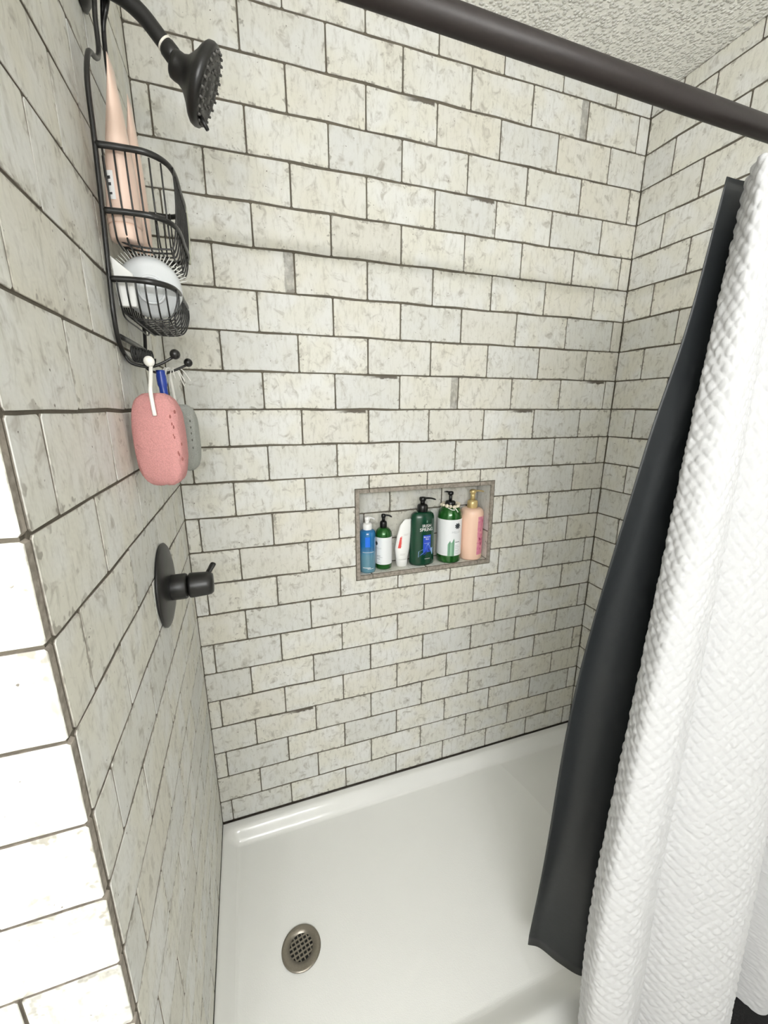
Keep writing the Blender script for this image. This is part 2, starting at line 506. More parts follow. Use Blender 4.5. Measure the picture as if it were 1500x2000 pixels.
# niche lining
TN = lambda u, v: (u, NY, v)
for (r0, r1, js) in ((1.135, NIZ1 + 0.01, (0.672, 0.882)), (1.031, 1.135, (0.572, 0.782, 0.992)), (NIZ0, 1.031, (0.672, 0.882))):
    e = [NIX0 - 0.006] + [j for j in js] + [NIX1 + 0.006]
    for a, b in zip(e[:-1], e[1:]): rect_tile(wall_back, a, b, r0, r1, TN, 0.0)
for a, b in ((NIZ0, 1.05), (1.05, NIZ1)):          # cheeks of the niche, facing each other
    rect_tile(wall_back, 0.004, NY, a, b, lambda u, v: (NIX1, NY + 0.002 - u, v), -math.pi / 2)
    rect_tile(wall_back, 0.004, NY, a, b, lambda u, v: (NIX0, u - 0.002, v), math.pi / 2)
def flat_tile(x0, x1, y0, y1, z, up):
    w, h = x1 - x0 - GAP, y1 - y0 - 0.002
    me = tile_mesh(w, h, 0, 0.004, False)
    o = bpy.data.objects.new('tile', me); o.location = ((x0 + x1) / 2, (y0 + y1) / 2, z)
    o.rotation_euler = (-math.pi / 2 if up else math.pi / 2, 0, 0)
    o['hw'] = w / 2; o['hh'] = h / 2; o['print'] = 0.0
    return link(o, wall_back)
for x0, x1 in ((NIX0 - 0.004, 0.573), (0.573, 0.783), (0.783, 0.993), (0.993, NIX1 + 0.004)):
    flat_tile(x0, x1, 0.009, NY, NIZ0, True)
for x0, x1 in ((NIX0 - 0.004, 0.66), (0.66, 0.87), (0.87, NIX1 + 0.004)):
    flat_tile(x0, x1, 0.009, NY, NIZ1, False)
ob('niche_backing', join(box(NX0 + 0.004, NIX0 - 0.0022, 0.004, NY, NZ0, NZ1), box(NIX1 + 0.0022, NX1 - 0.004, 0.004, NY, NZ0, NZ1),
   box(NX0, NX1, 0.004, NY, NZ0 + 0.004, NIZ0 - 0.0022), box(NX0, NX1, 0.004, NY, NIZ1 + 0.0022, NZ1 - 0.004)), M_GROUT, wall_back, smooth=False)
# rough unglazed strips that frame the niche
def strip(x0, x1, z0, z1, y0=-0.0015, y1=0.008):
    ob('niche_trim', bbox(x0, x1, y0, y1, z0, z1, 0.0012), M_BODY, wall_back, smooth=False)
strip(NX0 + 0.001, NIX0, NZ0 + 0.001, NZ1 - 0.001)
strip(NIX1, NX1 - 0.001, NZ0 + 0.001, NZ1 - 0.001)
for x0, x1 in ((NIX0 + 0.0006, 0.563), (0.565, 0.772), (0.774, 0.984), (0.986, NIX1 - 0.0006)):
    strip(x0, x1, NIZ1, NZ1 - 0.001)
for x0, x1 in ((NIX0 + 0.0006, 0.573), (0.575, 0.782), (0.784, 0.992), (0.994, NIX1 - 0.0006)):
    strip(x0, x1, NZ0 + 0.001, NIZ0)

# ------------------------------------------------------------------ shower pan
def sst(a, b, x):
    t = np.clip((x - a) / (b - a), 0, 1); return t * t * (3 - 2 * t)
def pan_mesh():
    def ticks(lo, hi, edges, base):
        t = set(np.round(np.linspace(lo, hi, base), 5))
        for e0, e1, n in edges: t |= set(np.round(np.linspace(e0, e1, n), 5))
        return np.array(sorted(t))
    xs = ticks(0.001, W - 0.001, ((0.001, 0.075, 34), (W - 0.075, W - 0.001, 30)), 70)
    ys = ticks(-0.872, -0.001, ((-0.085, -0.001, 36), (-0.872, -0.85, 8), (-0.78, -0.67, 26)), 48)
    X, Y = np.meshgrid(xs, ys)
    def prof(d, w0, w1, h):   # d = distance from the wall; rounded rim, then slope down to the floor
        return h * (1 - sst(w0, w1, d))
    fl = 0.0 + 0.010 * np.clip(np.hypot(X - 0.224, (Y + 0.42) * 0.9) / 1.3, 0, 1)
    zb = prof(-Y, 0.022, 0.074, PANZ); zl_ = prof(X, 0.004, 0.058, PANZ); zr = prof(W - X, 0.010, 0.062, PANZ)
    zf = prof(Y + 0.872, 0.100, 0.185, PANZ)
    rim = 1 - (1 - zb / PANZ) * (1 - zl_ / PANZ) * (1 - zr / PANZ) * (1 - np.clip(zf / PANZ, 0, 1))
    Z = fl * (1 - rim) + PANZ * rim + 0.006 * np.clip(zf / PANZ, 0, 1)
    Z -= 0.006 * (1 - sst(0, 0.012, Y + 0.872))        # eased outer nose of the curb
    nx, ny = len(xs), len(ys)
    V = np.stack([X, Y, Z], -1).reshape(-1, 3).tolist()
    F = [(j * nx + i, j * nx + i + 1, (j + 1) * nx + i + 1, (j + 1) * nx + i) for j in range(ny - 1) for i in range(nx - 1)]
    # skirt all round
    loop = [i for i in range(nx)] + [j * nx + nx - 1 for j in range(1, ny)] + [(ny - 1) * nx + i for i in range(nx - 2, -1, -1)] + [j * nx for j in range(ny - 2, 0, -1)]
    b = len(V)
    for i in loop: V.append((V[i][0], V[i][1], FLOORZ - 0.02))
    m = len(loop)
    for k in range(m):
        l = (k + 1) % m
        F.append((loop[l], loop[k], b + k, b + l))
    return V, F
pan = ob('shower_pan', pan_mesh(), M_PAN, smooth=True, label='white glossy low shower pan filling the alcove floor', cat='shower pan')
def caulk(P):
    ob('caulk_bead', tube(P, 0.0033, 6), M_CAULK, pan)
caulk([(0.002, -0.002, PANZ + 0.002), (W * 0.5, -0.0025, PANZ + 0.002), (W - 0.002, -0.002, PANZ + 0.002)])
caulk([(W - 0.002, -DEPTH, PANZ + 0.001), (W - 0.002, -0.4, PANZ + 0.001), (W - 0.002, -0.004, PANZ + 0.001)])

# drain cover
M_NICKEL = plain('brushed_nickel', (150, 143, 132), 0.36, metal=0.8, bump=(250, 0.08, 0.0005), var=0.1)
M_WELL_SHADE = plain('drain_shade', (9, 8, 7), 0.7)
DC = (0.224, -0.418, 0.0012)
dr = empty('drain_cover', DC, 'round brushed metal drain cover with a grid of square holes in the shower pan', 'drain')
dr.rotation_euler = (0, 0, math.radians(14))
R0, RI = 0.0555, 0.0325
prof = [(RI, 0.0014), (RI, 0.0034), (0.050, 0.0040), (0.0545, 0.0032), (R0, 0.0006)]
V, F = lathe(prof, 56, close=False)
ob('plate', (V, F), M_NICKEL, dr)
V, F = lathe([(0.0001, 0.0009), (RI + 0.004, 0.0009)], 40, close=False); ob('well_shade', (V, F), M_WELL_SHADE, dr, smooth=False)  # flat disc; the shade of the drain opening is put into its dark colour
for k in range(-2, 3):
    for ax in (0, 1):
        p = (k) * 0.0112 - 0.0 + 0.0056 * 0
        if ax == 0: d = p; 
        L = math.sqrt(max(0, RI ** 2 - p ** 2)) + 0.001
        bw = 0.0016 if ax == 0 else 0.0022
        b = box(-L, L, p - bw, p + bw, 0.0012, 0.0033) if ax else box(p - bw, p + bw, -L, L, 0.0012, 0.0034)
        ob('grate_bar', b, M_NICKEL, dr, smooth=False)
ob('screw', lathe([(0.0001, 0.0032), (0.004, 0.0032), (0.004, 0.0044), (0.0028, 0.0052), (0.0001, 0.0054)], 20, close=False), M_NICKEL, dr)

# ------------------------------------------------------------------ curtain rod
rod = empty('curtain_rod', (0.0, -0.79, 1.8962), 'dark bronze curtain rod crossing the top of the shower', 'curtain rod')
def rz_(x): return -0.0121 * x
ob('tube', tube([(0.004, 0, 0), (W - 0.004, 0, rz_(W))], 0.0128, 28), M_BRONZE, rod)
for x, s in ((0.0015, 1), (W - 0.0015, -1)):
    f = xf(lathe([(0.0001, 0), (0.032, 0), (0.033, 0.004), (0.028, 0.010), (0.018, 0.016), (0.0165, 0.026), (0.0128, 0.027)], 30, close=False), frame_z((s, 0, 0)), (x, 0, rz_(x)))
    ob('flange', f, M_BRONZE, rod)

# ------------------------------------------------------------------ curtain and liner
def make_cloth_mat():
    k = NT('white_quilted_cloth'); tc = k.n('ShaderNodeTexCoord')
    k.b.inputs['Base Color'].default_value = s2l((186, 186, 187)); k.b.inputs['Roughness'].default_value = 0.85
    f = k.noise(tc.outputs['Object'], 900, 2, 0.5); g = k.noise(tc.outputs['Object'], 130, 3, 0.6, 0.4)
    k.l(k.bump(f, 0.25, 0.0006, k.bump(g, 0.25, 0.0015)), k.b.inputs['Normal'])
    return k.m
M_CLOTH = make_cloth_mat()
zs = np.array([1.82, 1.642, 1.464, 1.286, 1.108, 0.93, 0.752, 0.574, 0.396, 0.218, 0.04])
tE = np.array([.880, .860, .842, .828, .813, .797, .781, .767, .764, .774, .782])
tR = np.array([.856, .856, .848, .828, .803, .786, .768, .754, .756, .768, .774])
tV = np.array([.904, .907, .910, .910, .908, .904, .899, .898, .904, .912, .917])
tT = np.array([1.110, 1.100, 1.092, 1.093, 1.103, 1.119, 1.137, 1.141, 1.138, 1.135, 1.135])
def curtain_mesh():
    nz, per = 760, 0.0023
    Z = np.linspace(1.825, 0.055, nz)
    f = np.clip((1.82 - Z) / 1.78, 0, 1)
    ip = lambda t: np.interp(-Z, -zs, t)
    sm = lambda a: np.convolve(np.pad(a, 30, mode='edge'), np.ones(61) / 61, 'valid')
    E_, R_, V_, T_ = [sm(ip(t)) for t in (tE, tR, tV, tT)]
    yE, yR, yV, yT = -.805 - .06 * f, -.832 - .075 * f, -.838 - .052 * f, -.845 - .10 * f
    tracks = [(E_ + .012, yE + .012), (E_, yE), (R_, yR), ((R_ * .62 + V_ * .38), yR - .012 - .012 * f), (V_ - .012, yV - .006), (V_ + .004, yV),
              (V_ * .8 + T_ * .2, yV - .012 - .03 * f), (V_ * .4 + T_ * .6, yT - .012 - .02 * f), (T_ - .004, yT + .0), (T_ + .004, yT + .025 + .02 * f),
              (T_ + .022, yT + .045 + .03 * f), (T_ + .06, yT + .03 + .02 * f), (T_ + .11, yT - .005), (T_ + .16, yT + .005), (T_ + .18, yT + .04 + .03 * f)]
    P = np.stack([np.stack([t[0], t[1]], -1) for t in tracks], 1)      # nz, k, 2
    # rounded top corner
    K = P.shape[1]
    # catmull-rom across tracks, fixed parameter
    s_, c_ = [], []
    out = []
    ext = np.concatenate([2 * P[:, :1] - P[:, 1:2], P, 2 * P[:, -1:] - P[:, -2:-1]], 1)
    mid = P[nz // 2]
    for i in range(K - 1):
        L = np.linalg.norm(P[:, i + 1] - P[:, i], axis=-1).mean()
        n = max(3, int(L / (per if i < 11 else 0.006)))
        p0, p1, p2, p3 = ext[:, i], ext[:, i + 1], ext[:, i + 2], ext[:, i + 3]
        for q in range(n):
            t = q / n
            out.append(0.5 * ((2 * p1) + (-p0 + p2) * t + (2 * p0 - 5 * p1 + 4 * p2 - p3) * t * t + (-p0 + 3 * p1 - 3 * p2 + p3) * t ** 3))
    out.append(P[:, -1]); G = np.stack(out, 1)                         # nz, nu, 2
    nu = G.shape[1]
    d = np.linalg.norm(np.diff(G, axis=1), axis=-1); S = np.concatenate([np.zeros((nz, 1)), np.cumsum(d, 1)], 1)
    S = np.repeat(S.mean(0)[None], nz, 0)
    ZZ = np.repeat(Z[:, None], nu, 1)
    X3 = np.stack([G[..., 0], G[..., 1], ZZ], -1)
    tu = np.gradient(X3, axis=1); tv = np.gradient(X3, axis=0)
    Nn = np.cross(tu, tv); Nn /= np.linalg.norm(Nn, axis=-1, keepdims=True) + 1e-12
    Nn *= np.sign((Nn[..., 1].mean()))* -1     # towards the room
    # diamond quilting: puffed lozenges between crossing stitched lines
    wob = 0.0016 * np.sin(ZZ * 31 + S * 17) + 0.0014 * np.sin(S * 55 - ZZ * 21)
    a = (S + wob) / 0.021 + (ZZ + wob * .6) / 0.024; b = (S + wob) / 0.021 - (ZZ - wob * .5) / 0.024
    fa, fb = a - np.floor(a), b - np.floor(b)
    ridge = lambda t: np.abs(np.sin(np.pi * t))
    puff = (ridge(fa) * ridge(fb)) ** 0.45
    ia, ib = np.floor(a).astype(int), np.floor(b).astype(int)
    rnd = (np.sin(ia * 12.9898 + ib * 78.233) * 43758.5453); rnd = rnd - np.floor(rnd)
    rn2 = (np.sin(ia * 39.346 + ib * 11.135) * 24634.6345); rn2 = rn2 - np.floor(rn2)
    # each lozenge laps a little over its neighbour, like scales
    hgt = 0.0026 * puff * (0.7 + 0.6 * rnd) + 0.0007 * (fa - .5) * (rn2 - .2) + 0.0007 * (fb - .5) * (rnd - .2) + 0.0005 * np.sin(S * 420 + 5 * np.sin(ZZ * 60)) * np.sin(ZZ * 350 + 4 * np.sin(S * 70))
    X3 = X3 + Nn * hgt[..., None]
    # soft rounding at the top corner and long low waves
    du = np.clip(1 - S / 0.05, 0, 1); X3[..., 2] -= 0.018 * du ** 2 * np.clip((ZZ - 1.7) / 0.125, 0, 1)
    st_ = S[0, np.argmin(np.abs(G[-1, :, 0] - (T_[-1] + .006)))]
    X3[..., 2] += 0.075 * f[:, None] ** 2 * sst(st_, st_ + 0.03, S) * (1 - 0.45 * sst(st_ + .06, st_ + .16, S))
    V = X3.reshape(-1, 3)
    j, i = np.meshgrid(np.arange(nz - 1), np.arange(nu - 1), indexing='ij')
    q = (j * nu + i).ravel()
    F = np.stack([q, q + nu, q + nu + 1, q + 1], -1)
    return V, F
def fast_mesh(name, V, F, mat):
    me = bpy.data.meshes.new(name)
    me.vertices.add(len(V)); me.vertices.foreach_set('co', np.asarray(V, dtype=np.float32).ravel())
    nf = len(F); k = F.shape[1]
    me.loops.add(nf * k); me.loops.foreach_set('vertex_index', F.astype(np.int32).ravel())
    me.polygons.add(nf); me.polygons.foreach_set('loop_start', np.arange(0, nf * k, k, dtype=np.int32))
    me.polygons.foreach_set('use_smooth', np.ones(nf, dtype=bool))
    me.materials.append(mat); me.update(calc_edges=True); me.validate()
    return me
cur = empty('shower_curtain', (1.15, -0.86, 0.05), 'white diamond-quilted shower curtain gathered at the right of the shower', 'curtain')
V, F = curtain_mesh()
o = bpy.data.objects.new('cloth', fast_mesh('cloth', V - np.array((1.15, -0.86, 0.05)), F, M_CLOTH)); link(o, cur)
for hx in (1.0, 1.06, 1.12, 1.18, 1.23):
    zc = 1.8962 + rz_(hx)
    P = [(hx - 1.15, -0.79 + 0.86 + 0.020 * math.cos(t), zc - 0.05 - 0.006 + 0.024 * math.sin(t)) for t in np.linspace(0, 2 * math.pi, 20, endpoint=False)]
    ob('hook', tube(P, 0.0015, 6, closed=True), M_BRONZE, cur)

M_LINER = plain('black_vinyl', (27, 30, 32), 0.5, bump=(45, 0.12, 0.003))
lin = [(.862, -.785, 1.822), (.852, -.771, 1.626), (.818, -.756, 1.418), (.789, -.73, 1.067), (.790, -.695, .578), (.804, -.66, .094)]
def liner_mesh():
    L = np.array(smooth_path(lin, 14)); nz = len(L)
    f = np.clip((1.822 - L[:, 2]) / 1.73, 0, 1)
    cols = []
    offs = [(0, 0), (.03, -.006), (.06, -.02), (.10, -.034), (.16, -.03), (.22, .0), (.28, -.02), (.34, .01), (.38, -.02)]
    wid = [(a * 1.0, b) for a, b in offs]
    for k, (dx, dy) in enumerate(wid):
        x = L[:, 0] + dx * (0.92 + 0.05 * f) + 0.003 * np.sin(f * 9 + k)
        y = L[:, 1] + dy * (0.25 + 2.6 * f if k < 4 else 1.0 - 0.2 * f) - (0.075 * f if k >= 4 else 0) + (0.0022 * np.sin(f * 14 + k * 1.3))
        y = np.minimum(y, -0.66)
        y = np.maximum(y, -0.798 + 0.028 * f)
        z = L[:, 2] + (0.02 * dx) * 0
        cols.append(np.stack([x, y, z], -1))
    P = np.stack(cols, 1)
    out = []
    K = P.shape[1]
    ext = np.concatenate([2 * P[:, :1] - P[:, 1:2], P, 2 * P[:, -1:] - P[:, -2:-1]], 1)
    for i in range(K - 1):
        p0, p1, p2, p3 = ext[:, i], ext[:, i + 1], ext[:, i + 2], ext[:, i + 3]
        for q in range(6):
            t = q / 6
            out.append(0.5 * ((2 * p1) + (-p0 + p2) * t + (2 * p0 - 5 * p1 + 4 * p2 - p3) * t * t + (-p0 + 3 * p1 - 3 * p2 + p3) * t ** 3))
    out.append(P[:, -1]); G = np.stack(out, 1); nu = G.shape[1]
    j, i = np.meshgrid(np.arange(nz - 1), np.arange(nu - 1), indexing='ij'); q = (j * nu + i).ravel()
    return G.reshape(-1, 3), np.stack([q, q + nu, q + nu + 1, q + 1], -1)
ln = empty('curtain_liner', (0.85, -0.76, 0.09), 'black vinyl shower liner hanging inside the white curtain', 'shower liner')
V, F = liner_mesh()
o = bpy.data.objects.new('sheet', fast_mesh('sheet', V - np.array((0.85, -0.76, 0.09)), F, M_LINER)); link(o, ln)
md = o.modifiers.new('thick', 'SOLIDIFY'); md.thickness = 0.0012; md.offset = 0
for hx in (1.0, 1.06, 1.12, 1.18, 1.23):
    zc = 1.8962 + rz_(hx)
    P = [(hx + 0.012 - 0.85, -0.79 + 0.76 + 0.020 * math.cos(t), zc - 0.09 - 0.006 - 0.008 + 0.030 * math.sin(t)) for t in np.linspace(0, 2 * math.pi, 20, endpoint=False)]
    ob('hook', tube(P, 0.0015, 6, closed=True), M_BRONZE, ln)

# ------------------------------------------------------------------ shower valve
YV0 = -0.37
va = empty('shower_valve', (0.001, YV0, 1.142), 'matte black round shower valve plate with lever handle on the left wall', 'shower valve')
RX = frame_z((1, 0, 0), (0, 0, 1))
def onx(prof, n=40, **k): return xf(lathe(prof, n, close=False, **k), RX)
ob('plate', onx([(0.0001, 0), (0.088, 0), (0.089, 0.003), (0.085, 0.006), (0.070, 0.010), (0.055, 0.0125), (0.040, 0.0135), (0.0001, 0.0135)], 56), M_BLACK, va)
ob('sleeve', xf(onx([(0.027, 0.010), (0.0275, 0.018), (0.0275, 0.040), (0.0255, 0.043), (0.0230, 0.044), (0.0001, 0.044)]), None, (0, 0, -0.008)), M_BLACK, va)
hd = ob('handle', xf(onx([(0.0001, 0.0455), (0.022, 0.0455), (0.0265, 0.048), (0.0270, 0.052), (0.0255, 0.082), (0.0240, 0.090), (0.0200, 0.0945), (0.0001, 0.0955)]), None, (0, 0, -0.008)), M_BLACK, va)
ob('lever', tube(smooth_path([(0.078, 0.012, 0.004), (0.086, 0.018, 0.012), (0.092, 0.024, 0.020), (0.097, 0.029, 0.027)], 4), [0.007] * 4 + [0.0075] * 4 + [0.008] * 4 + [0.0055], 12, ry=0.6), M_BLACK, hd)

# ------------------------------------------------------------------ shower arm and head
sa = empty('shower_fixture', (0.001, YV0, 2.135), 'matte black shower head with rubber nozzles on a bent arm', 'shower head')
O = np.array((0.001, YV0, 2.135))
armp = smooth_path([np.array(p) - O for p in ((0.0, YV0, 2.1335), (0.03, YV0, 2.132), (0.060, YV0, 2.124), (0.085, YV0, 2.108), (0.104, YV0, 2.088), (0.117, YV0, 2.073))], 6)
ob('flange', onx([(0.0001, 0), (0.037, 0), (0.038, 0.003), (0.030, 0.010), (0.016, 0.014), (0.013, 0.016)], 36), M_BLACK, sa)
ob('arm', tube(armp, 0.0122, 18), M_BLACK, sa)
ax = Vector((0.66, 0, -0.75)).normalized()
M_TAPE = plain('white_thread_tape', (238, 234, 222), 0.7)
def along(prof, org, axis, n=36): return xf(lathe(prof, n, close=False), frame_z(axis), Vector(org) - Vector(O))
ob('thread_tape', along([(0.0121, -0.0015), (0.0130, -0.001), (0.0130, 0.0015), (0.0121, 0.002)], (0.1135, YV0, 2.0775), ax), M_TAPE, sa)
ob('nut', along([(0.0001, 0), (0.0120, 0), (0.0138, 0.003), (0.0142, 0.014), (0.0128, 0.022), (0.0001, 0.0235)], (0.1145, YV0, 2.0755), ax, 24), M_BLACK, sa)
hx = Vector((0.905, 0, -0.425)).normalized()
hc = Vector((0.166, YV0, 2.034))
ob('ball_joint', tuple(sphere(Vector((0.130, YV0, 2.058)) - Vector(O), 0.0135, 18, 12)), M_BLACK, sa)
bodyp = [(0.0001, -0.050), (0.016, -0.050), (0.0195, -0.047), (0.0205, -0.041), (0.0205, -0.034), (0.024, -0.027), (0.031, -0.021), (0.041, -0.014), (0.052, -0.008), (0.0575, -0.003), (0.0590, 0.003), (0.0578, 0.008), (0.054, 0.0105), (0.046, 0.0105)]
hb = ob('head_body', along(bodyp, hc, hx, 56), M_BLACK, sa)
M_FACE = plain('black_rubber_face', (38, 37, 36), 0.5)
fc = ob('face_plate', along([(0.0475, 0.0104), (0.046, 0.0122), (0.034, 0.0128), (0.032, 0.0112), (0.020, 0.0112), (0.018, 0.0128), (0.0001, 0.0132)], hc, hx, 48), M_FACE, hb)
FR = frame_z(hx)
M_NOZ = plain('grey_nozzle_tip', (88, 86, 83), 0.45)
nzm = None
for rr, n, ph in ((0.0510, 24, 0.0), (0.040, 18, 0.1), (0.026, 12, 0.0), (0.010, 6, 0.2)):
    for k in range(n):
        a = 2 * math.pi * k / n + ph
        if nzm is None: nzm = me_from('nozzle', *lathe([(0.0026, 0), (0.0024, 0.0022), (0.0016, 0.0042)], 8), [M_NOZ], True)
        o = bpy.data.objects.new('nozzle', nzm)
        base = FR @ Vector((rr * math.cos(a), rr * math.sin(a), 0.0103))
        o.matrix_local = Matrix.Translation(hc - Vector(O) + base) @ FR.to_4x4()
        link(o, fc)
lv = hc - Vector(O) + FR @ Vector((0, 0, 0))
# the spray selector sticks out of the lower rim
dwn = Vector((-hx.z * 0 - 0.425, 0, -0.905)).normalized()
ob('selector_tab', tube([hc - Vector(O) + dwn * 0.044 + hx * 0.008, hc - Vector(O) + dwn * 0.051 + hx * 0.020, hc - Vector(O) + dwn * 0.057 + hx * 0.028], [0.0042, 0.0042, 0.0032], 10), M_BLACK, hb)

# ------------------------------------------------------------------ hanging caddy
CY = -0.37
ca = empty('shower_caddy', (0.012, CY, 1.58), 'black wire shower caddy with two baskets hanging from the shower arm', 'caddy')
CO = np.array((0.012, CY, 1.58))
def wire(name, P, r, parent=ca, sm=4, closed=False, n=8, ry=None):
    Q = smooth_path(P, sm, closed) if sm else [np.array(p, float) for p in P]
    return ob(name, tube([q - CO for q in Q], r, n, closed, ry=ry), M_WIRE, parent)
def xr(z): return 0.0055 + 0.011 * (z - 1.60) / 0.30     # the frame leans against the wall at its foot
HWY = 0.11
fr = []
for s in (-1,):
    L = [(xr(2.145) + .018, CY + s * 0.004, 2.148), (xr(2.12) + .006, CY + s * 0.016, 2.132), (xr(2.08), CY + s * 0.022, 2.085), (xr(2.03), CY + s * 0.024, 2.035), (xr(2.01), CY + s * 0.046, 2.010), (xr(1.99), CY + s * 0.085, 1.992), (xr(1.95), CY + s * HWY, 1.945), (xr(1.9), CY + s * HWY, 1.88), (xr(1.8), CY + s * HWY, 1.78), (xr(1.7), CY + s * HWY, 1.70), (xr(1.65), CY + s * HWY, 1.645), (xr(1.61), CY + s * 0.095, 1.607), (xr(1.59), CY + s * 0.06, 1.590)]
    Rr = [(p[0], 2 * CY - p[1], p[2]) for p in reversed(L)]
    wire('frame', L + [(xr(1.585), CY, 1.585)] + Rr, 0.0036, sm=5)
# loop of the frame over the arm, and the centre strut
wire('arm_loop', [(0.022, CY - 0.006, 2.115), (0.030, CY - 0.013, 2.132), (0.036, CY, 2.148), (0.038, CY + 0.013, 2.134), (0.033, CY + 0.012, 2.112), (0.026, CY + 0.018, 2.098), (0.023, CY + 0.022, 2.085)], 0.0034)
M_CLIP = plain('clear_rubber_grip', (190, 190, 184), 0.25)
ob('grip', tube([np.array(p) - CO for p in smooth_path([(0.040, CY - 0.014, 2.112), (0.046, CY - 0.015, 2.126), (0.050, CY - 0.010, 2.138)], 4)], 0.0052, 10), M_CLIP, ca)

def basket(name, ztop, zbot, xf_, mid=None, nx=6, ny=9):
    z = lambda q: q
    b0 = xr(ztop) + 0.003
    y0, y1 = CY - HWY, CY + HWY
    rim = lambda zz, sh: [(xr(zz) + 0.001, y0 + sh * .2, zz), (b0 + 0.030, y0 + sh * .2, zz + 0.001), (xf_ - 0.030 - sh, y0 + sh * .3, zz), (xf_ - 0.008 - sh, y0 + 0.020, zz), (xf_ - sh, y0 + 0.055, zz - 0.0), (xf_ - sh, CY, zz), (xf_ - sh, y1 - 0.055, zz), (xf_ - 0.008 - sh, y1 - 0.020, zz), (xf_ - 0.030 - sh, y1 - sh * .3, zz), (b0 + 0.030, y1 - sh * .2, zz), (xr(zz) + 0.001, y1 - sh * .2, zz)]
    bk = ob(name, tube([q - CO for q in smooth_path(rim(ztop, 0), 5)], 0.0036, 10, ry=1.25), M_WIRE, ca)
    if mid: wire('band', rim(mid, 0.002), 0.0034, bk, 5, ry=1.3)
    for k in range(nx):
        x = b0 + 0.006 + (xf_ - b0 - 0.022) * k / (nx - 1)
        e = 0.004 + 0.020 * max(0, (k - nx + 3) / 2.0) if k > nx - 3 else 0.0
        wire('rod', [(x, y0 + e, ztop), (x, y0 + e + .001, (ztop + zbot) / 2 + .008), (x, y0 + e + 0.010, zbot + 0.012), (x, y0 + e + 0.028, zbot), (x, CY, zbot), (x, y1 - e - 0.028, zbot), (x, y1 - e - 0.010, zbot + 0.012), (x, y1 - e - .001, (ztop + zbot) / 2 + .008), (x, y1 - e, ztop)], 0.0014, bk, 4, n=6)
    for k in range(ny):
        y = y0 + 0.030 + (2 * HWY - 0.06) * k / (ny - 1)
        wire('rod', [(xf_, y, ztop), (xf_ - .001, y, (ztop + zbot) / 2 + .008), (xf_ - 0.010, y, zbot + 0.010), (xf_ - 0.026, y, zbot + .0015), (b0 + 0.026, y, zbot + .0015), (b0 + 0.006, y, zbot + 0.008), (xr(ztop) + .002, y, zbot + 0.03), (xr(ztop) + .002, y, ztop)], 0.0014, bk, 4, n=6)
    return bk
basket('upper_basket', 1.870, 1.752, 0.112, mid=1.788)
basket('lower_basket', 1.696, 1.645, 0.098)
wire('cross_bar', [(xr(1.62) + .002, CY - 0.098, 1.616), (xr(1.62) + .004, CY, 1.616), (xr(1.62) + .002, CY + 0.098, 1.616)], 0.0042)
for yy, xe in ((-0.445, 0.083), (-0.305, 0.088)):
    h = wire('hook', [(xr(1.6) + .001, yy, 1.590), (xr(1.6) + .010, yy, 1.577), (0.040, yy, 1.572), (0.060, yy, 1.578), (xe - .004, yy, 1.589)], 0.0024)
    ob('ball_end', tuple(sphere(np.array((xe, yy, 1.594)) - CO, 0.0085, 14, 10)), M_WIRE, h)

# ------------------------------------------------------------------ things in and on the caddy
M_PINK = plain('pale_pink_plastic', (243, 214, 197), 0.32, coat=0.2)
M_WHITE = plain('white_plastic', (243, 243, 241), 0.35)
def squeeze_tube(name, loc, r, h, label, ang=0.0, lean=(0, 0), crimp=0.95):
    t = empty(name, loc, label, 'bottle', 'pale pink tubes in the upper basket')
    n, m = 28, 22; V, F = [], []
    zc = 0.022
    for i in range(m + 1):
        f = i / m; z = zc + (h - zc) * f
        wx = r * (1 - f ** 1.6 * 0.97); wy = r * (1 - 0.12 * f) * (1 if f < 0.97 else 1)
        for k in range(n):
            a = 2 * math.pi * k / n
            V.append((wx * math.cos(a) + lean[0] * f, wy * math.sin(a) + lean[1] * f, z))
    for i in range(m):
        for k in range(n):
            l = (k + 1) % n; F.append((i * n + k, i * n + l, (i + 1) * n + l, (i + 1) * n + k))
    F.append(tuple(m * n + k for k in range(n))); F.append(tuple(reversed(range(n))))
    b = ob('tube', (V, F), M_PINK, t)
    ob('cap', lathe([(r * .80, 0), (r * .93, 0.002), (r * .96, 0.018), (r * .9, zc + .0005)], 28), M_PINK, t)
    return t, b
t1, b1 = squeeze_tube('squeeze_tube', (0.0345, -0.448, 1.757), 0.0240, 0.232, 'larger pale pink squeeze tube with white sticker, standing in the upper basket', lean=(0.010, 0.0))
t2, b2 = squeeze_tube('squeeze_tube', (0.0345, -0.345, 1.757), 0.0200, 0.246, 'slimmer pale pink squeeze tube at the back of the upper basket', lean=(0.013, 0.0))
def patch(r, a0, a1, z0, z1, n=10, sx=1.0, sy=1.0, prof=None):
    V, F = [], []
    for i in range(n + 1):
        a = a0 + (a1 - a0) * i / n
        for z in (z0, z1): V.append((r * math.sin(a) * sx, -r * math.cos(a) * sy, z))
    for i in range(n): F.append((2 * i, 2 * i + 2, 2 * i + 3, 2 * i + 1))
    return V, F
M_INK = plain('dark_print', (62, 62, 64), 0.6)
M_STICK = plain('white_sticker', (246, 246, 246), 0.5)
st = ob('sticker', patch(0.0244, -0.62, -0.12, 0.050, 0.087, 6, sx=0.93), M_STICK, b1)
for zz, hh2 in ((0.056, .003), (0.0675, .004), (0.076, .004)):
    ob('print', patch(0.0247, -0.50, -0.30, zz, zz + hh2, 4, sx=0.93), M_INK, st)

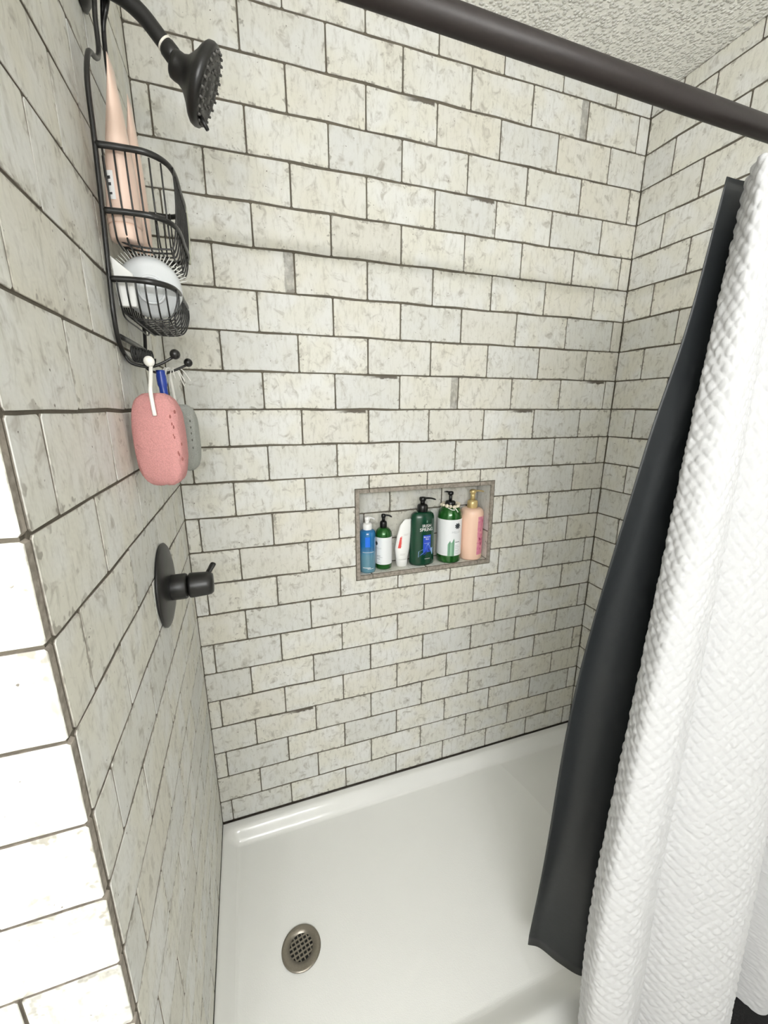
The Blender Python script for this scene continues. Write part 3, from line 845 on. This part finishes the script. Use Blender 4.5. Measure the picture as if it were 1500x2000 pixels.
# scalp brush: round cup seen from its back, bristles standing out beyond the rim
br = empty('hair_brush', (0.0555, -0.415, 1.702), 'round white hair brush with short bristles lying in the lower basket', 'brush')
bax = Vector((0.10, -0.86, -0.28)).normalized(); BR = frame_z(bax, (0, 0, 1))
M_GREYW = plain('grey_white_plastic', (214, 217, 219), 0.35)
pf = [(0.0001, 0.026), (0.016, 0.0255), (0.026, 0.023), (0.030, 0.0195), (0.036, 0.018), (0.0425, 0.0145), (0.0465, 0.007), (0.0475, 0.0), (0.046, -0.004), (0.0001, -0.004)]
ob('back', xf(lathe(pf, 44, close=False), BR), M_GREYW, br)
rb = ob('grip_ridge', xf(tube([(0.020 * math.cos(t), 0.020 * math.sin(t), 0.0262) for t in np.linspace(0, 2 * math.pi, 28, endpoint=False)], 0.0022, 8, closed=True), BR), M_GREYW, br)
M_BRIS = plain('pale_bristle', (226, 226, 222), 0.5)
bm_ = me_from('bristle', *lathe([(0.0011, 0), (0.0009, 0.009), (0.0006, 0.0145)], 6), [M_BRIS], True)
for ring, n, tilt in ((0.0455, 64, 1.42), (0.038, 30, 0.7), (0.026, 18, 0.3)):
    for k in range(n):
        a = 2 * math.pi * k / n
        base = BR @ Vector((ring * math.cos(a), ring * math.sin(a), -0.003))
        d = BR @ Vector((math.cos(a) * math.sin(tilt), math.sin(a) * math.sin(tilt), -math.cos(tilt)))
        if tilt > 1.2 and d.z < 0.28: continue
        o = bpy.data.objects.new('bristle', bm_); o.matrix_local = Matrix.Translation(base) @ frame_z(d).to_4x4(); link(o, br)
# white soap box leaning behind the brush
q_ = [(-.014, .036), (.015, .012), (.015, -.036), (-.010, -.036)]
sv = [(x, y, z) for y in (-.006, .006) for x, z in q_]
sb = ob('soap_bar', (sv, [(0, 3, 2, 1), (4, 5, 6, 7), (0, 1, 5, 4), (1, 2, 6, 5), (2, 3, 7, 6), (3, 0, 4, 7)]), M_WHITE, smooth=False, loc=(0.0235, -0.4585, 1.6975),
        label='white soap bar with slanted top beside the hair brush', cat='soap')
md = sb.modifiers.new('bev', 'BEVEL'); md.width = 0.002; md.segments = 2
# pale plastic loop at the far end of the upper basket
M_PALE = plain('pale_green_plastic', (188, 190, 172), 0.4)
lp = ob('plastic_loop', tube(smooth_path([(0.107, -0.258, 1.79), (0.110, -0.250, 1.85), (0.108, -0.243, 1.90), (0.102, -0.240, 1.918), (0.096, -0.243, 1.905), (0.095, -0.247, 1.88)], 5), 0.0042, 10, ry=0.6), M_PALE,
        label='pale plastic loop handle hooked over the far end of the caddy', cat='handle')
# hair strands caught under the lower basket
# black coil hair tie on the frame foot
P = []
for t in np.linspace(0, 1, 130):
    a = t * 2 * math.pi * 9
    c = np.array((0.020 + 0.020 * t, -0.450 + 0.055 * t, 1.592 - 0.001 * t))
    P.append(c + np.array((0.004 * math.cos(a) * .6, 0, 0.0115 * math.sin(a))) + np.array((0, 0.006 * math.cos(a), 0)))
M_RUB = plain('black_rubber', (22, 22, 22), 0.5)
ht = ob('hair_tie', tube(P, 0.0017, 6), M_RUB, label='black coiled hair tie on the foot of the caddy', cat='hair tie')

# sponges
def sponge_mesh(a, b, c, e=0.42, pits=(), n=64, m=44, waist=0.0):
    V, F = [], []
    sp = lambda w, q: math.copysign(abs(w) ** q, w)
    for i in range(m + 1):
        v = -math.pi / 2 + math.pi * i / m
        for k in range(n):
            u = 2 * math.pi * k / n
            cv = sp(math.cos(v), 0.62) if abs(math.cos(v)) > 1e-6 else 1e-4
            x = a * cv * sp(math.cos(u), e); y = b * cv * sp(math.sin(u), e); z = c * sp(math.sin(v), 0.62)
            p = np.array((x, y, z))
            p *= 1 + 0.012 * math.sin(9 * u + 3 * v) * math.cos(7 * v) + 0.006 * random.uniform(-1, 1)
            for (q, rr, dp) in pits:
                d = np.linalg.norm(p - np.array(q))
                if d < rr: p = p * np.array((1 - dp * (1 - d / rr), 1 - dp * (1 - d / rr), 1))
            V.append(tuple(p))
    for i in range(m):
        for k in range(n):
            l = (k + 1) % n; F.append((i * n + k, i * n + l, (i + 1) * n + l, (i + 1) * n + k))
    return V, F
def sponge_mat(name, rgb):
    k = NT(name); tc = k.n('ShaderNodeTexCoord'); o = tc.outputs['Object']
    f = k.noise(o, 520, 3, 0.6); p = k.noise(o, 60, 2, 0.5)
    c = s2l(rgb); d = tuple(x * 0.86 for x in c[:3]) + (1,)
    k.l(k.mix(k.ramp(f, 0.40, 0.60), d, c), k.b.inputs['Base Color']); k.b.inputs['Roughness'].default_value = 0.95
    k.l(k.bump(k.math('ADD', f, k.math('MULTIPLY', k.ramp(p, 0.30, 0.36), 0.6)), 0.6, 0.002), k.b.inputs['Normal'])
    return k.m
M_SP1 = sponge_mat('pink_sponge', (208, 149, 147)); M_SP2 = sponge_mat('grey_sponge', (168, 170, 164))
M_HOLE_SHADE = plain('sponge_hole_shade', (150, 92, 88), 0.95)  # darker pink: the shade inside the pores put into the colour
M_ROPE = plain('white_rope', (246, 244, 238), 0.8, bump=(400, 0.4, 0.001))
def pits_for(a, b, c, n):
    out = []
    for k in range(n):
        out.append(((a * random.uniform(.72, .98), -b * random.uniform(.5, 1.0), c * (-.75 + 1.5 * (k + .5) / n)), random.uniform(.006, .009), .12))
    return out
s1 = empty('bath_sponge', (0.0480, -0.470, 1.372), 'pink rounded bath sponge hanging on a white cord from the caddy', 'sponge', 'sponges hanging from the caddy')
s1.rotation_euler = (0, 0, math.radians(-9))
a_, b_, c_ = 0.0385, 0.026, 0.078
ob('body', sponge_mesh(a_, b_, c_, 0.45, pits_for(a_, b_, c_, 8)), M_SP1, s1, loc=(0, 0, c_))
for k, (zz, xx) in enumerate(((0.118, .027), (0.106, .028), (0.101, .030), (0.088, .028), (0.084, .0295), (0.058, .032), (0.055, .033), (0.126, .034), (0.072, .037), (0.047, .0365))):
    ob('pore_shade', xf(sphere((0, 0, 0), 0.0022, 8, 6, (0.7, 0.6, 1.5)), None, (xx, -math.sqrt(max(0, 1 - (abs(xx) / a_) ** (2 / .45))) ** .45 * b_ * 1.0 + 0.0012, zz)), M_HOLE_SHADE, s1)
cordz = c_ * 2
R9 = Matrix.Rotation(math.radians(9), 3, 'Z')
cp = [R9 @ (Vector(p) - Vector((0.0480, -0.470, 1.372))) for p in ((0.044, -0.446, 1.578), (0.0445, -0.452, 1.572), (0.046, -0.478, 1.548), (0.047, -0.497, 1.530), (0.0485, -0.5005, 1.505), (0.049, -0.4995, 1.492))]
cd = ob('cord', tube(smooth_path([tuple(p) for p in cp], 5), 0.0031, 8), M_ROPE, s1)
ob('knot', tuple(sphere(R9 @ (Vector((0.0435, -0.4555, 1.580)) - Vector((0.0480, -0.470, 1.372))), 0.0085, 14, 10, (1, 1, 1.05))), M_ROPE, cd)

s2 = empty('bath_sponge', (0.063, -0.302, 1.373), 'grey bath sponge half hidden behind the pink one', 'sponge', 'sponges hanging from the caddy')
s2.rotation_euler = (0, 0, math.radians(-14))
ob('body', sponge_mesh(0.030, 0.022, 0.069, 0.5, pits_for(0.030, 0.022, 0.069, 8)), M_SP2, s2, loc=(0, 0, 0.069))
for zz in (.105, .092, .080, .066, .05):
    ob('pore_shade', xf(sphere((0, 0, 0), 0.0019, 8, 6, (0.7, 0.6, 1.4)), None, (0.0235, -0.0185, zz)), plain('grey_pore_shade', (104, 104, 98), .95), s2)  # small dark beads, the inner shade of the pores painted on
cd2 = ob('cord', tube(smooth_path([(-0.008, 0, 0.128), (-0.010, 0, 0.160), (-0.012, 0, 0.185), (-0.012, -0.003, 0.203)], 4), 0.0029, 8), M_ROPE, s2)
for k in range(22):
    a = random.uniform(0, 6.28); l = random.uniform(.018, .036)
    p0 = np.array((-0.008 + random.uniform(-.004, .010), -0.002, 0.203)); 
    p1 = p0 + np.array((math.cos(a) * l * .55, math.sin(a) * l * .3, random.uniform(.002, .008))); p2 = p1 + np.array((math.cos(a) * l * .5, math.sin(a) * .004, -l * random.uniform(.5, 1.3)))
    ob('frayed_strand', tube(smooth_path([p0, p1, p2], 4), 0.0011, 5), M_ROPE, cd2)

M_BLUE = plain('blue_plastic', (26, 58, 150), 0.32)
bh = ob('razor_handle', tube(smooth_path([(0.051, -0.408, 1.570), (0.0515, -0.408, 1.552), (0.053, -0.410, 1.53), (0.054, -0.412, 1.49), (0.054, -0.412, 1.42)], 5), [0.0075] * 3 + [0.0082] * 5 + [0.0068] * 4 + [0.0075] * 9, 14), M_BLUE,
        label='blue plastic handle hanging behind the pink sponge', cat='handle')

# ------------------------------------------------------------------ bottles in the niche
def text_vf(s, size, bold=0.0, spacing=1.0):
    cu = bpy.data.curves.new('txt', 'FONT'); cu.body = s; cu.size = size; cu.align_x = 'CENTER'; cu.offset = bold * size; cu.space_character = spacing
    cu.resolution_u = 3
    o = bpy.data.objects.new('txt', cu); COL.objects.link(o)
    bpy.context.view_layer.update()
    me = o.evaluated_get(bpy.context.evaluated_depsgraph_get()).to_mesh()
    V = [tuple(v.co) for v in me.vertices]; F = [tuple(p.vertices) for p in me.polygons]
    o.to_mesh_clear(); bpy.data.objects.remove(o); bpy.data.curves.remove(cu)
    return V, F
def wrap(VF, r, phi, z, sx=1.0, sy=1.0, rot=0.0):
    """lay flat letters (x right, y up) on an (elliptic) cylinder; phi=0 faces -y"""
    out = []
    c, s = math.cos(rot), math.sin(rot)
    for v in VF[0]:
        x, y = v[0] * c - v[1] * s, v[0] * s + v[1] * c
        a = phi + x / r
        out.append((r * sx * math.sin(a), -r * sy * math.cos(a), z + y))
    return out, VF[1]
def pump(parent, z0, M, r=0.014, neck=0.006, h1=0.020, h2=0.022, nz=0.026, ang=0.0, lip=0.004, drop=0.004, head=0.008):
    """screw collar, stem, head with spout pointing along ang"""
    cl = ob('collar', lathe([(r * .95, z0), (r, z0 + .002), (r, z0 + h1 * .8), (r * .85, z0 + h1), (neck * 1.25, z0 + h1 + .002)], 28), M, parent)
    ob('stem', lathe([(neck, z0 + h1), (neck, z0 + h1 + h2)], 16), M, parent)
    zt = z0 + h1 + h2
    d = np.array((math.cos(ang), math.sin(ang), 0))
    hd_ = ob('pump_head', lathe([(head * .8, zt - .006), (head, zt - .002), (head, zt + .006), (head * .75, zt + .009), (0.0002, zt + .0095)], 22), M, parent)
    ob('spout', tube(smooth_path([d * .002 + np.array((0, 0, zt + .004)), d * nz * .6 + np.array((0, 0, zt + .003)), d * nz + np.array((0, 0, zt + .001 - drop))], 4), [.0048] * 4 + [.0042] * 4 + [.0028], 12, ry=.7), M, hd_)
NZF = NIZ0 + 0.0004
M_PUMPB = plain('black_pump', (16, 16, 17), 0.3); M_LABEL = plain('white_label', (240, 242, 244), 0.4)
M_GREEN = plain('clear_green_bottle', (30, 92, 32), 0.12, coat=0.6)
M_GREEN.node_tree.nodes['Principled BSDF'].inputs['Metallic'].default_value = 0.25
FONT_W = plain('white_print', (240, 240, 240), 0.5)

# 1 blue face wash
bb = empty('pump_bottle', (0.5665, 0.038, NZF), 'clear blue pump bottle with white pump at the left end of the niche', 'bottle', 'bottles in the wall niche')
def make_blue():
    k = NT('blue_gel'); tc = k.n('ShaderNodeTexCoord'); sp = k.n('ShaderNodeSeparateXYZ'); k.l(tc.outputs['Object'], sp.inputs[0])
    c = k.mix(k.ramp(sp.outputs[2], 0.055, 0.105), s2l((104, 152, 172)), s2l((38, 118, 178)))
    k.l(c, k.b.inputs['Base Color']); k.b.inputs['Roughness'].default_value = 0.1; k.b.inputs['Coat Weight'].default_value = 0.5
    k.b.inputs['Transmission Weight'].default_value = 0.15
    return k.m
M_BLUEGEL = make_blue()
body = ob('body', lathe([(.0240, 0), (.0275, .0015), (.0288, .006), (.0288, .138), (.0275, .147), (.0240, .1525), (.0150, .156)], 40), M_BLUEGEL, bb)
pump(bb, .155, plain('white_pump', (246, 246, 244), 0.3), r=.0165, neck=.0075, h1=.022, h2=.016, nz=.026, ang=-0.1, head=.010)
ob('label_block', patch(.0291, -.55, .05, .098, .134, 8), plain('bright_blue_print', (22, 110, 226), .4), body)
for z_, a0, a1, t_ in ((.078, -.9, .55, .0012), (.020, -.9, .1, .0022), (.0165, -.3, .5, .0012)): ob('print', patch(.0291, a0, a1, z_, z_ + t_, 10), FONT_W, body)
for z_ in (.092, .086): ob('print', patch(.0291, -.8, .6, z_, z_ + .0018, 10), plain('navy_print', (24, 84, 138), .4), body)

# 2 small green bottle
g1 = empty('pump_bottle', (0.6315, 0.054, NZF), 'smaller green pump bottle with white label beside the blue bottle', 'bottle', 'bottles in the wall niche')
def green_body(r, h):
    return [(r * .86, 0), (r * .96, .0015), (r, .006), (r, h), (r * .985, h + r * .25), (r * .92, h + r * .50), (r * .78, h + r * .75), (r * .58, h + r * .93), (r * .42, h + r * 1.0)]
body = ob('body', lathe(green_body(.0305, .122), 44), M_GREEN, g1)
pump(g1, .1525, M_PUMPB, r=.0125, neck=.006, h1=.022, h2=.018, nz=.030, ang=-0.25)
lab = ob('label', patch(.0308, -1.75, 1.75, .020, .121, 40), M_LABEL, body)
ob('print', wrap(text_vf('HILLO', .0085), .0311, -.95, .078), plain('pale_grey_print', (186, 190, 192), .5), lab)
def rosette(r, phi, z, R, parent, mat):
    V, F = [], []
    for rr, n, l, off in ((R * .62, 9, R * .40, 0), (R * .30, 6, R * .30, .3)):
        for k in range(n):
            a = 2 * math.pi * k / n + off; c = (rr * math.cos(a), rr * math.sin(a)); b0 = len(V)
            for q in range(8):
                t = 2 * math.pi * q / 8; u, w = l * math.cos(t), l * .52 * math.sin(t)
                V.append((c[0] + u * math.cos(a) - w * math.sin(a), c[1] + u * math.sin(a) + w * math.cos(a), 0))
            F.append(tuple(range(b0, b0 + 8)))
    ob('flower_emblem', wrap((V, F), r, phi, z), mat, parent, smooth=False)
M_SLATE = plain('slate_print', (48, 54, 60), .5)
rosette(.0311, -1.28, .098, .0085, lab, M_SLATE)
for z_, w_ in ((.052, .5), (.047, .75), (.040, .45), (.0245, .6)): ob('print', patch(.0311, -1.2, -1.2 + w_, z_, z_ + .0013, 6), M_SLATE if z_ in (.052, .040) else plain('grey_print', (180, 182, 184), .5), lab)

# 3 white squeeze tube standing on its cap
wt = empty('squeeze_tube', (0.7000, 0.0480, NZF), 'white squeeze tube with red lettering leaning on the dark green bottle', 'bottle', 'bottles in the wall niche')
n, m = 28, 20; V, F = [], []
def wtp(f, a):
    z = .028 + .148 * f
    wx = np.interp(f, [0, .25, .6, .85, 1], [.0215, .0285, .0265, .0225, .0140]); wy = .0190 * (1 - f) ** .7 + .0012
    cx = np.interp(f, [0, .25, .6, .85, 1], [0, .002, .008, .0150, .0250]) 
    return (wx * math.cos(a) + cx, wy * math.sin(a), z + .010 * (f > .8) * 0)
for i in range(m + 1):
    for k in range(n): V.append(wtp(i / m, 2 * math.pi * k / n))
for i in range(m):
    for k in range(n):
        l = (k + 1) % n; F.append((i * n + k, i * n + l, (i + 1) * n + l, (i + 1) * n + k))
F.append(tuple(m * n + k for k in range(n))); F.append(tuple(reversed(range(n))))
tb = ob('tube', (V, F), M_WHITE, wt)
ob('cap', lathe([(.0185, 0), (.0205, .002), (.0225, .026), (.0215, .0295)], 28, sy=.85), M_WHITE, wt)
M_RED = plain('red_print', (214, 66, 60), .5)
def on_tube(x, z):     # front surface of the white tube
    f = (z - .028) / .148; lo, hi = math.pi, 2 * math.pi
    wx = np.interp(f, [0, .25, .6, .85, 1], [.0215, .0285, .0265, .0225, .0140]); cx = np.interp(f, [0, .25, .6, .85, 1], [0, .002, .008, .0150, .0250])
    wy = .0190 * (1 - f) ** .7 + .0012; q = max(-1, min(1, (x - cx) / wx))
    return (x, -wy * math.sqrt(1 - q * q) - .0006, z)
tv = text_vf('EASERTIN', .0092, .006)
ob('print', ([on_tube(-.004 - v[1] + (v[0]) * .12, .096 + v[0]) for v in tv[0]], tv[1]), M_RED, tb, smooth=False)
gr_ = [(-.0135 + dx * (1 - .4 * t) + .007 * t, .072 + .040 * t) for t in np.linspace(0, 1, 9) for dx in (-.0055, .0045)]
ob('print', ([on_tube(*p) for p in gr_], [(2 * i, 2 * i + 1, 2 * i + 3, 2 * i + 2) for i in range(8)]), M_RED, tb, smooth=False)
for (x0, x1, z_) in ((.004, .022, .122), (.004, .020, .118), (-.012, .008, .050), (-.012, .006, .046)):
    q = [(x0 + (x1 - x0) * t, z_ + s_) for t in np.linspace(0, 1, 5) for s_ in (0, .0011)]
    ob('print', ([on_tube(*p) for p in q], [(2 * i, 2 * i + 2, 2 * i + 3, 2 * i + 1) for i in range(4)]), plain('faint_print', (206, 200, 198), .5), tb, smooth=False)

# 4 dark green oval bottle
ir = empty('pump_bottle', (0.7790, 0.046, NZF), 'dark green oval body-wash bottle with black pump and blue label', 'bottle', 'bottles in the wall niche')
M_DKG = plain('dark_green_plastic', (14, 62, 42), 0.25, coat=0.2)
SX, SY = 1.0, 0.64
pf = [(.042, 0), (.0468, .002), (.0480, .010), (.0475, .080), (.0465, .165), (.0455, .182), (.0420, .192), (.0330, .199), (.0180, .2025)]
body = ob('body', lathe(pf, 52, SX, SY), M_DKG, ir)
pump(ir, .2015, M_PUMPB, r=.0195, neck=.0085, h1=.026, h2=.018, nz=.050, ang=-0.12, head=.0125, drop=.004)
ew = lambda VF, phi, z, r=.0484: wrap(VF, r, phi, z, SX, SY)
ob('print', ew(text_vf('IRISH', .0168, .002), .13, .1475), FONT_W, body, smooth=False)
ob('print', ew(text_vf('SPRING', .0168, .002), .13, .1335), FONT_W, body, smooth=False)
ob('print', ew(([(-.004, 0, 0), (.004, 0, 0), (.0005, .003, 0), (.003, .005, 0), (0, .010, 0), (-.003, .005, 0), (-.0005, .003, 0)], [(0, 1, 2, 3, 4, 5, 6)]), .13, .165), plain('sage_print', (96, 140, 120), .5), body, smooth=False)
lab = ob('label', patch(.0485, -.16, .50, .052, .118, 14, SX, SY), plain('royal_blue_label', (48, 82, 196), .35), body)
ob('print', ew(text_vf('Moisture', .0078, .003), .17, .1085, .0488), FONT_W, lab, smooth=False)
ob('print', ew(text_vf('Blast', .0078, .003), .19, .1005, .0488), FONT_W, lab, smooth=False)
ob('print', patch(.0488, -.08, .42, .0868, .0876, 8, SX, SY), FONT_W, lab)
# icy crest over the lower half of the label
def crest(P, mat, r, up=0.0):
    ob('crest', ew((([(p[0], p[1], 0) for p in P]), [tuple(range(len(P)))]), .12, .060, r), mat, lab, smooth=False)
M_ICE = plain('ice_blue_print', (150, 184, 226), .4); M_ICED = plain('deep_blue_print', (30, 52, 120), .4)
crest([(-.032, -.026), (.030, -.020), (.030, .008), (.022, .006), (.014, .014), (.008, .026), (.003, .022), (-.004, .006), (-.016, .004), (-.031, -.004)], M_ICE, .0487)
crest([(-.014, -.018), (-.006, -.008), (.000, .002), (.002, -.008), (-.004, -.016)], M_ICED, .0489)
crest([(.008, .012), (.011, .004), (.016, -.002), (.012, -.006), (.008, .002)], M_ICED, .0489)
crest([(-.028, -.022), (-.020, -.012), (-.008, -.006), (-.012, -.012)], plain('mid_blue_print', (70, 110, 190), .4), .0489)
ob('print', patch(.0487, -.02, .46, .0265, .0277, 8, SX, SY), FONT_W, body)

# 5 tall green bottle with a shell garland round its neck
g2 = empty('pump_bottle', (0.8930, 0.0485, NZF), 'tall green bottle with white aloe label and shell garland on its neck', 'bottle', 'bottles in the wall niche')
body = ob('body', lathe(green_body(.0462, .1705), 52), M_GREEN, g2)
ob('collar', lathe([(.0185, .2155), (.0190, .217), (.0190, .228), (.0160, .2315), (.0095, .2325)], 28), M_PUMPB, g2)
ob('stem', lathe([(.0062, .232), (.0062, .258)], 16), M_PUMPB, g2)
hp = ob('pump_head', lathe([(.008, .254), (.0105, .257), (.0105, .264), (.008, .267), (.0003, .2675)], 22), M_PUMPB, g2)
ob('spout', tube([(0, .004, .262), (-.004, .022, .2625), (-.006, .034, .260)], [.005, .0045, .0035], 12, ry=.7), M_PUMPB, hp)
ob('highlight_clip', bbox(-.0042, .0042, -.0225, -.0175, .2325, .240, .0008), M_WHITE, g2, smooth=False) if False else None
lab = ob('label', patch(.0465, -1.95, 1.75, .030, .1695, 48), M_LABEL, body)
rosette(.0468, .22, .145, .0125, lab, M_SLATE)
ob('print', wrap(text_vf('HILLO', .0125), .0468, .10, .118), plain('pale_grey_print_b', (196, 200, 202), .5), lab, smooth=False)
M_AL = [plain('aloe_green_%d' % i, c, .5) for i, c in enumerate(((126, 168, 140), (104, 150, 122), (150, 188, 162)))]
for k, (p0, w_, h_) in enumerate(((-.50, .0062, .052), (-.40, .0070, .060), (-.29, .0066, .054), (-.19, .0070, .058), (-.09, .0066, .068), (-.34, .003, .050), (-.14, .003, .064))):
    P_ = [(-w_ / 2, 0, 0), (w_ / 2, 0, 0), (w_ / 2, h_ * .84, 0), (w_ * .15, h_, 0), (-w_ / 2, h_ * .86, 0)]
    ob('aloe_leaf', wrap((P_, [(0, 1, 2, 3, 4)]), .0468 + .0001 * (k % 3), p0, .0305), M_AL[k % 3], lab, smooth=False)
for z_, w_ in ((.082, .42), (.070, .3), (.064, .42), (.058, .36), (.050, .42), (.044, .34), (.038, .40)):
    ob('print', patch(.0468, .05, .05 + w_, z_, z_ + (.0022 if z_ == .082 else .0012), 6), M_SLATE if z_ == .082 else plain('grey_print_b', (164, 168, 170), .5), lab)
M_SHELL = plain('cream_shell', (236, 226, 204), .5, var=.15, bump=(150, .4, .002))
ga = empty('shell_garland', (0.8930, 0.0485, NZF + .211), 'cream shell garland tied round the neck of the tall green bottle', 'garland')
for k in range(14):
    a = 2 * math.pi * k / 14; rr = .0315 + random.uniform(-.0015, .0015)
    s_ = sphere((0, 0, 0), random.uniform(.0068, .0092), 9, 6, (1, .75, .8))
    rot = Matrix.Rotation(random.uniform(0, 3), 3, 'X') @ Matrix.Rotation(random.uniform(0, 3), 3, 'Z')
    ob('shell', xf(s_, rot, (rr * math.sin(a), -rr * math.cos(a), .004 + random.uniform(-.002, .004))), M_SHELL, ga)
ob('ribbon', join(tube(smooth_path([(-.024, -.026, .002), (-.012, -.036, -.005), (.0, -.037, -.006)], 4), .0016, 6), tube(smooth_path([(.002, -.036, -.001), (.007, -.040, -.008), (.010, -.043, -.014)], 4), .0019, 6)), M_ROPE, ga)

# 6 peach bottle
pk = empty('pump_bottle', (0.9870, 0.0480, NZF), 'peach body-lotion bottle with gold pump at the right end of the niche', 'bottle', 'bottles in the wall niche')
M_PEACH = plain('peach_plastic', (246, 208, 184), .3, coat=.2); M_GOLD = plain('pale_gold', (206, 184, 130), .32, metal=.35)
body = ob('body', lathe([(.040, 0), (.0432, .0015), (.0442, .006), (.0442, .176), (.0432, .186), (.0400, .1935), (.0330, .198), (.0180, .200)], 48), M_PEACH, pk)
pump(pk, .1995, M_GOLD, r=.0195, neck=.0088, h1=.028, h2=.032, nz=.044, ang=-0.12, head=.0125, drop=.001)
def make_pinklab():
    k = NT('pink_floral_label'); tc = k.n('ShaderNodeTexCoord'); o = tc.outputs['Object']
    f = k.noise(o, 34, 3, .6, .8); g = k.noise(o, 80, 3, .6, .5)
    sp = k.n('ShaderNodeSeparateXYZ'); k.l(o, sp.inputs[0])
    c = k.mix(k.ramp(f, .35, .6), s2l((238, 170, 176)), s2l((222, 132, 158)))
    k.l(c, k.b.inputs['Base Color']); k.b.inputs['Roughness'].default_value = .35
    return k.m
lab = ob('label', patch(.0445, .04, 1.3, .022, .172, 16), make_pinklab(), body)
M_MAG = plain('magenta_petal', (166, 48, 92), .4); M_ROSE = plain('rose_petal', (204, 96, 128), .4)
for k in range(9):
    a = 2 * math.pi * k / 9; l = .014 + .006 * (k % 2)
    P_ = [(0.002 * math.cos(a), .002 * math.sin(a), 0), (l * .6 * math.cos(a - .35), l * .6 * math.sin(a - .35), 0), (l * math.cos(a), l * math.sin(a), 0), (l * .6 * math.cos(a + .35), l * .6 * math.sin(a + .35), 0)]
    ob('petal', wrap((P_, [(0, 1, 2, 3)]), .0447 + .0001 * (k % 2), .42, .075), M_MAG if k % 2 else M_ROSE, lab, smooth=False)
for (ph, z_, s_) in ((.36, .118, .006), (.62, .152, .008), (.50, .100, .005), (.42, .045, .006)):
    ob('petal', wrap(([(0, -s_, 0), (s_ * .6, 0, 0), (0, s_, 0), (-s_ * .6, 0, 0)], [(0, 1, 2, 3)]), .0447, ph, z_), M_ROSE, lab, smooth=False)
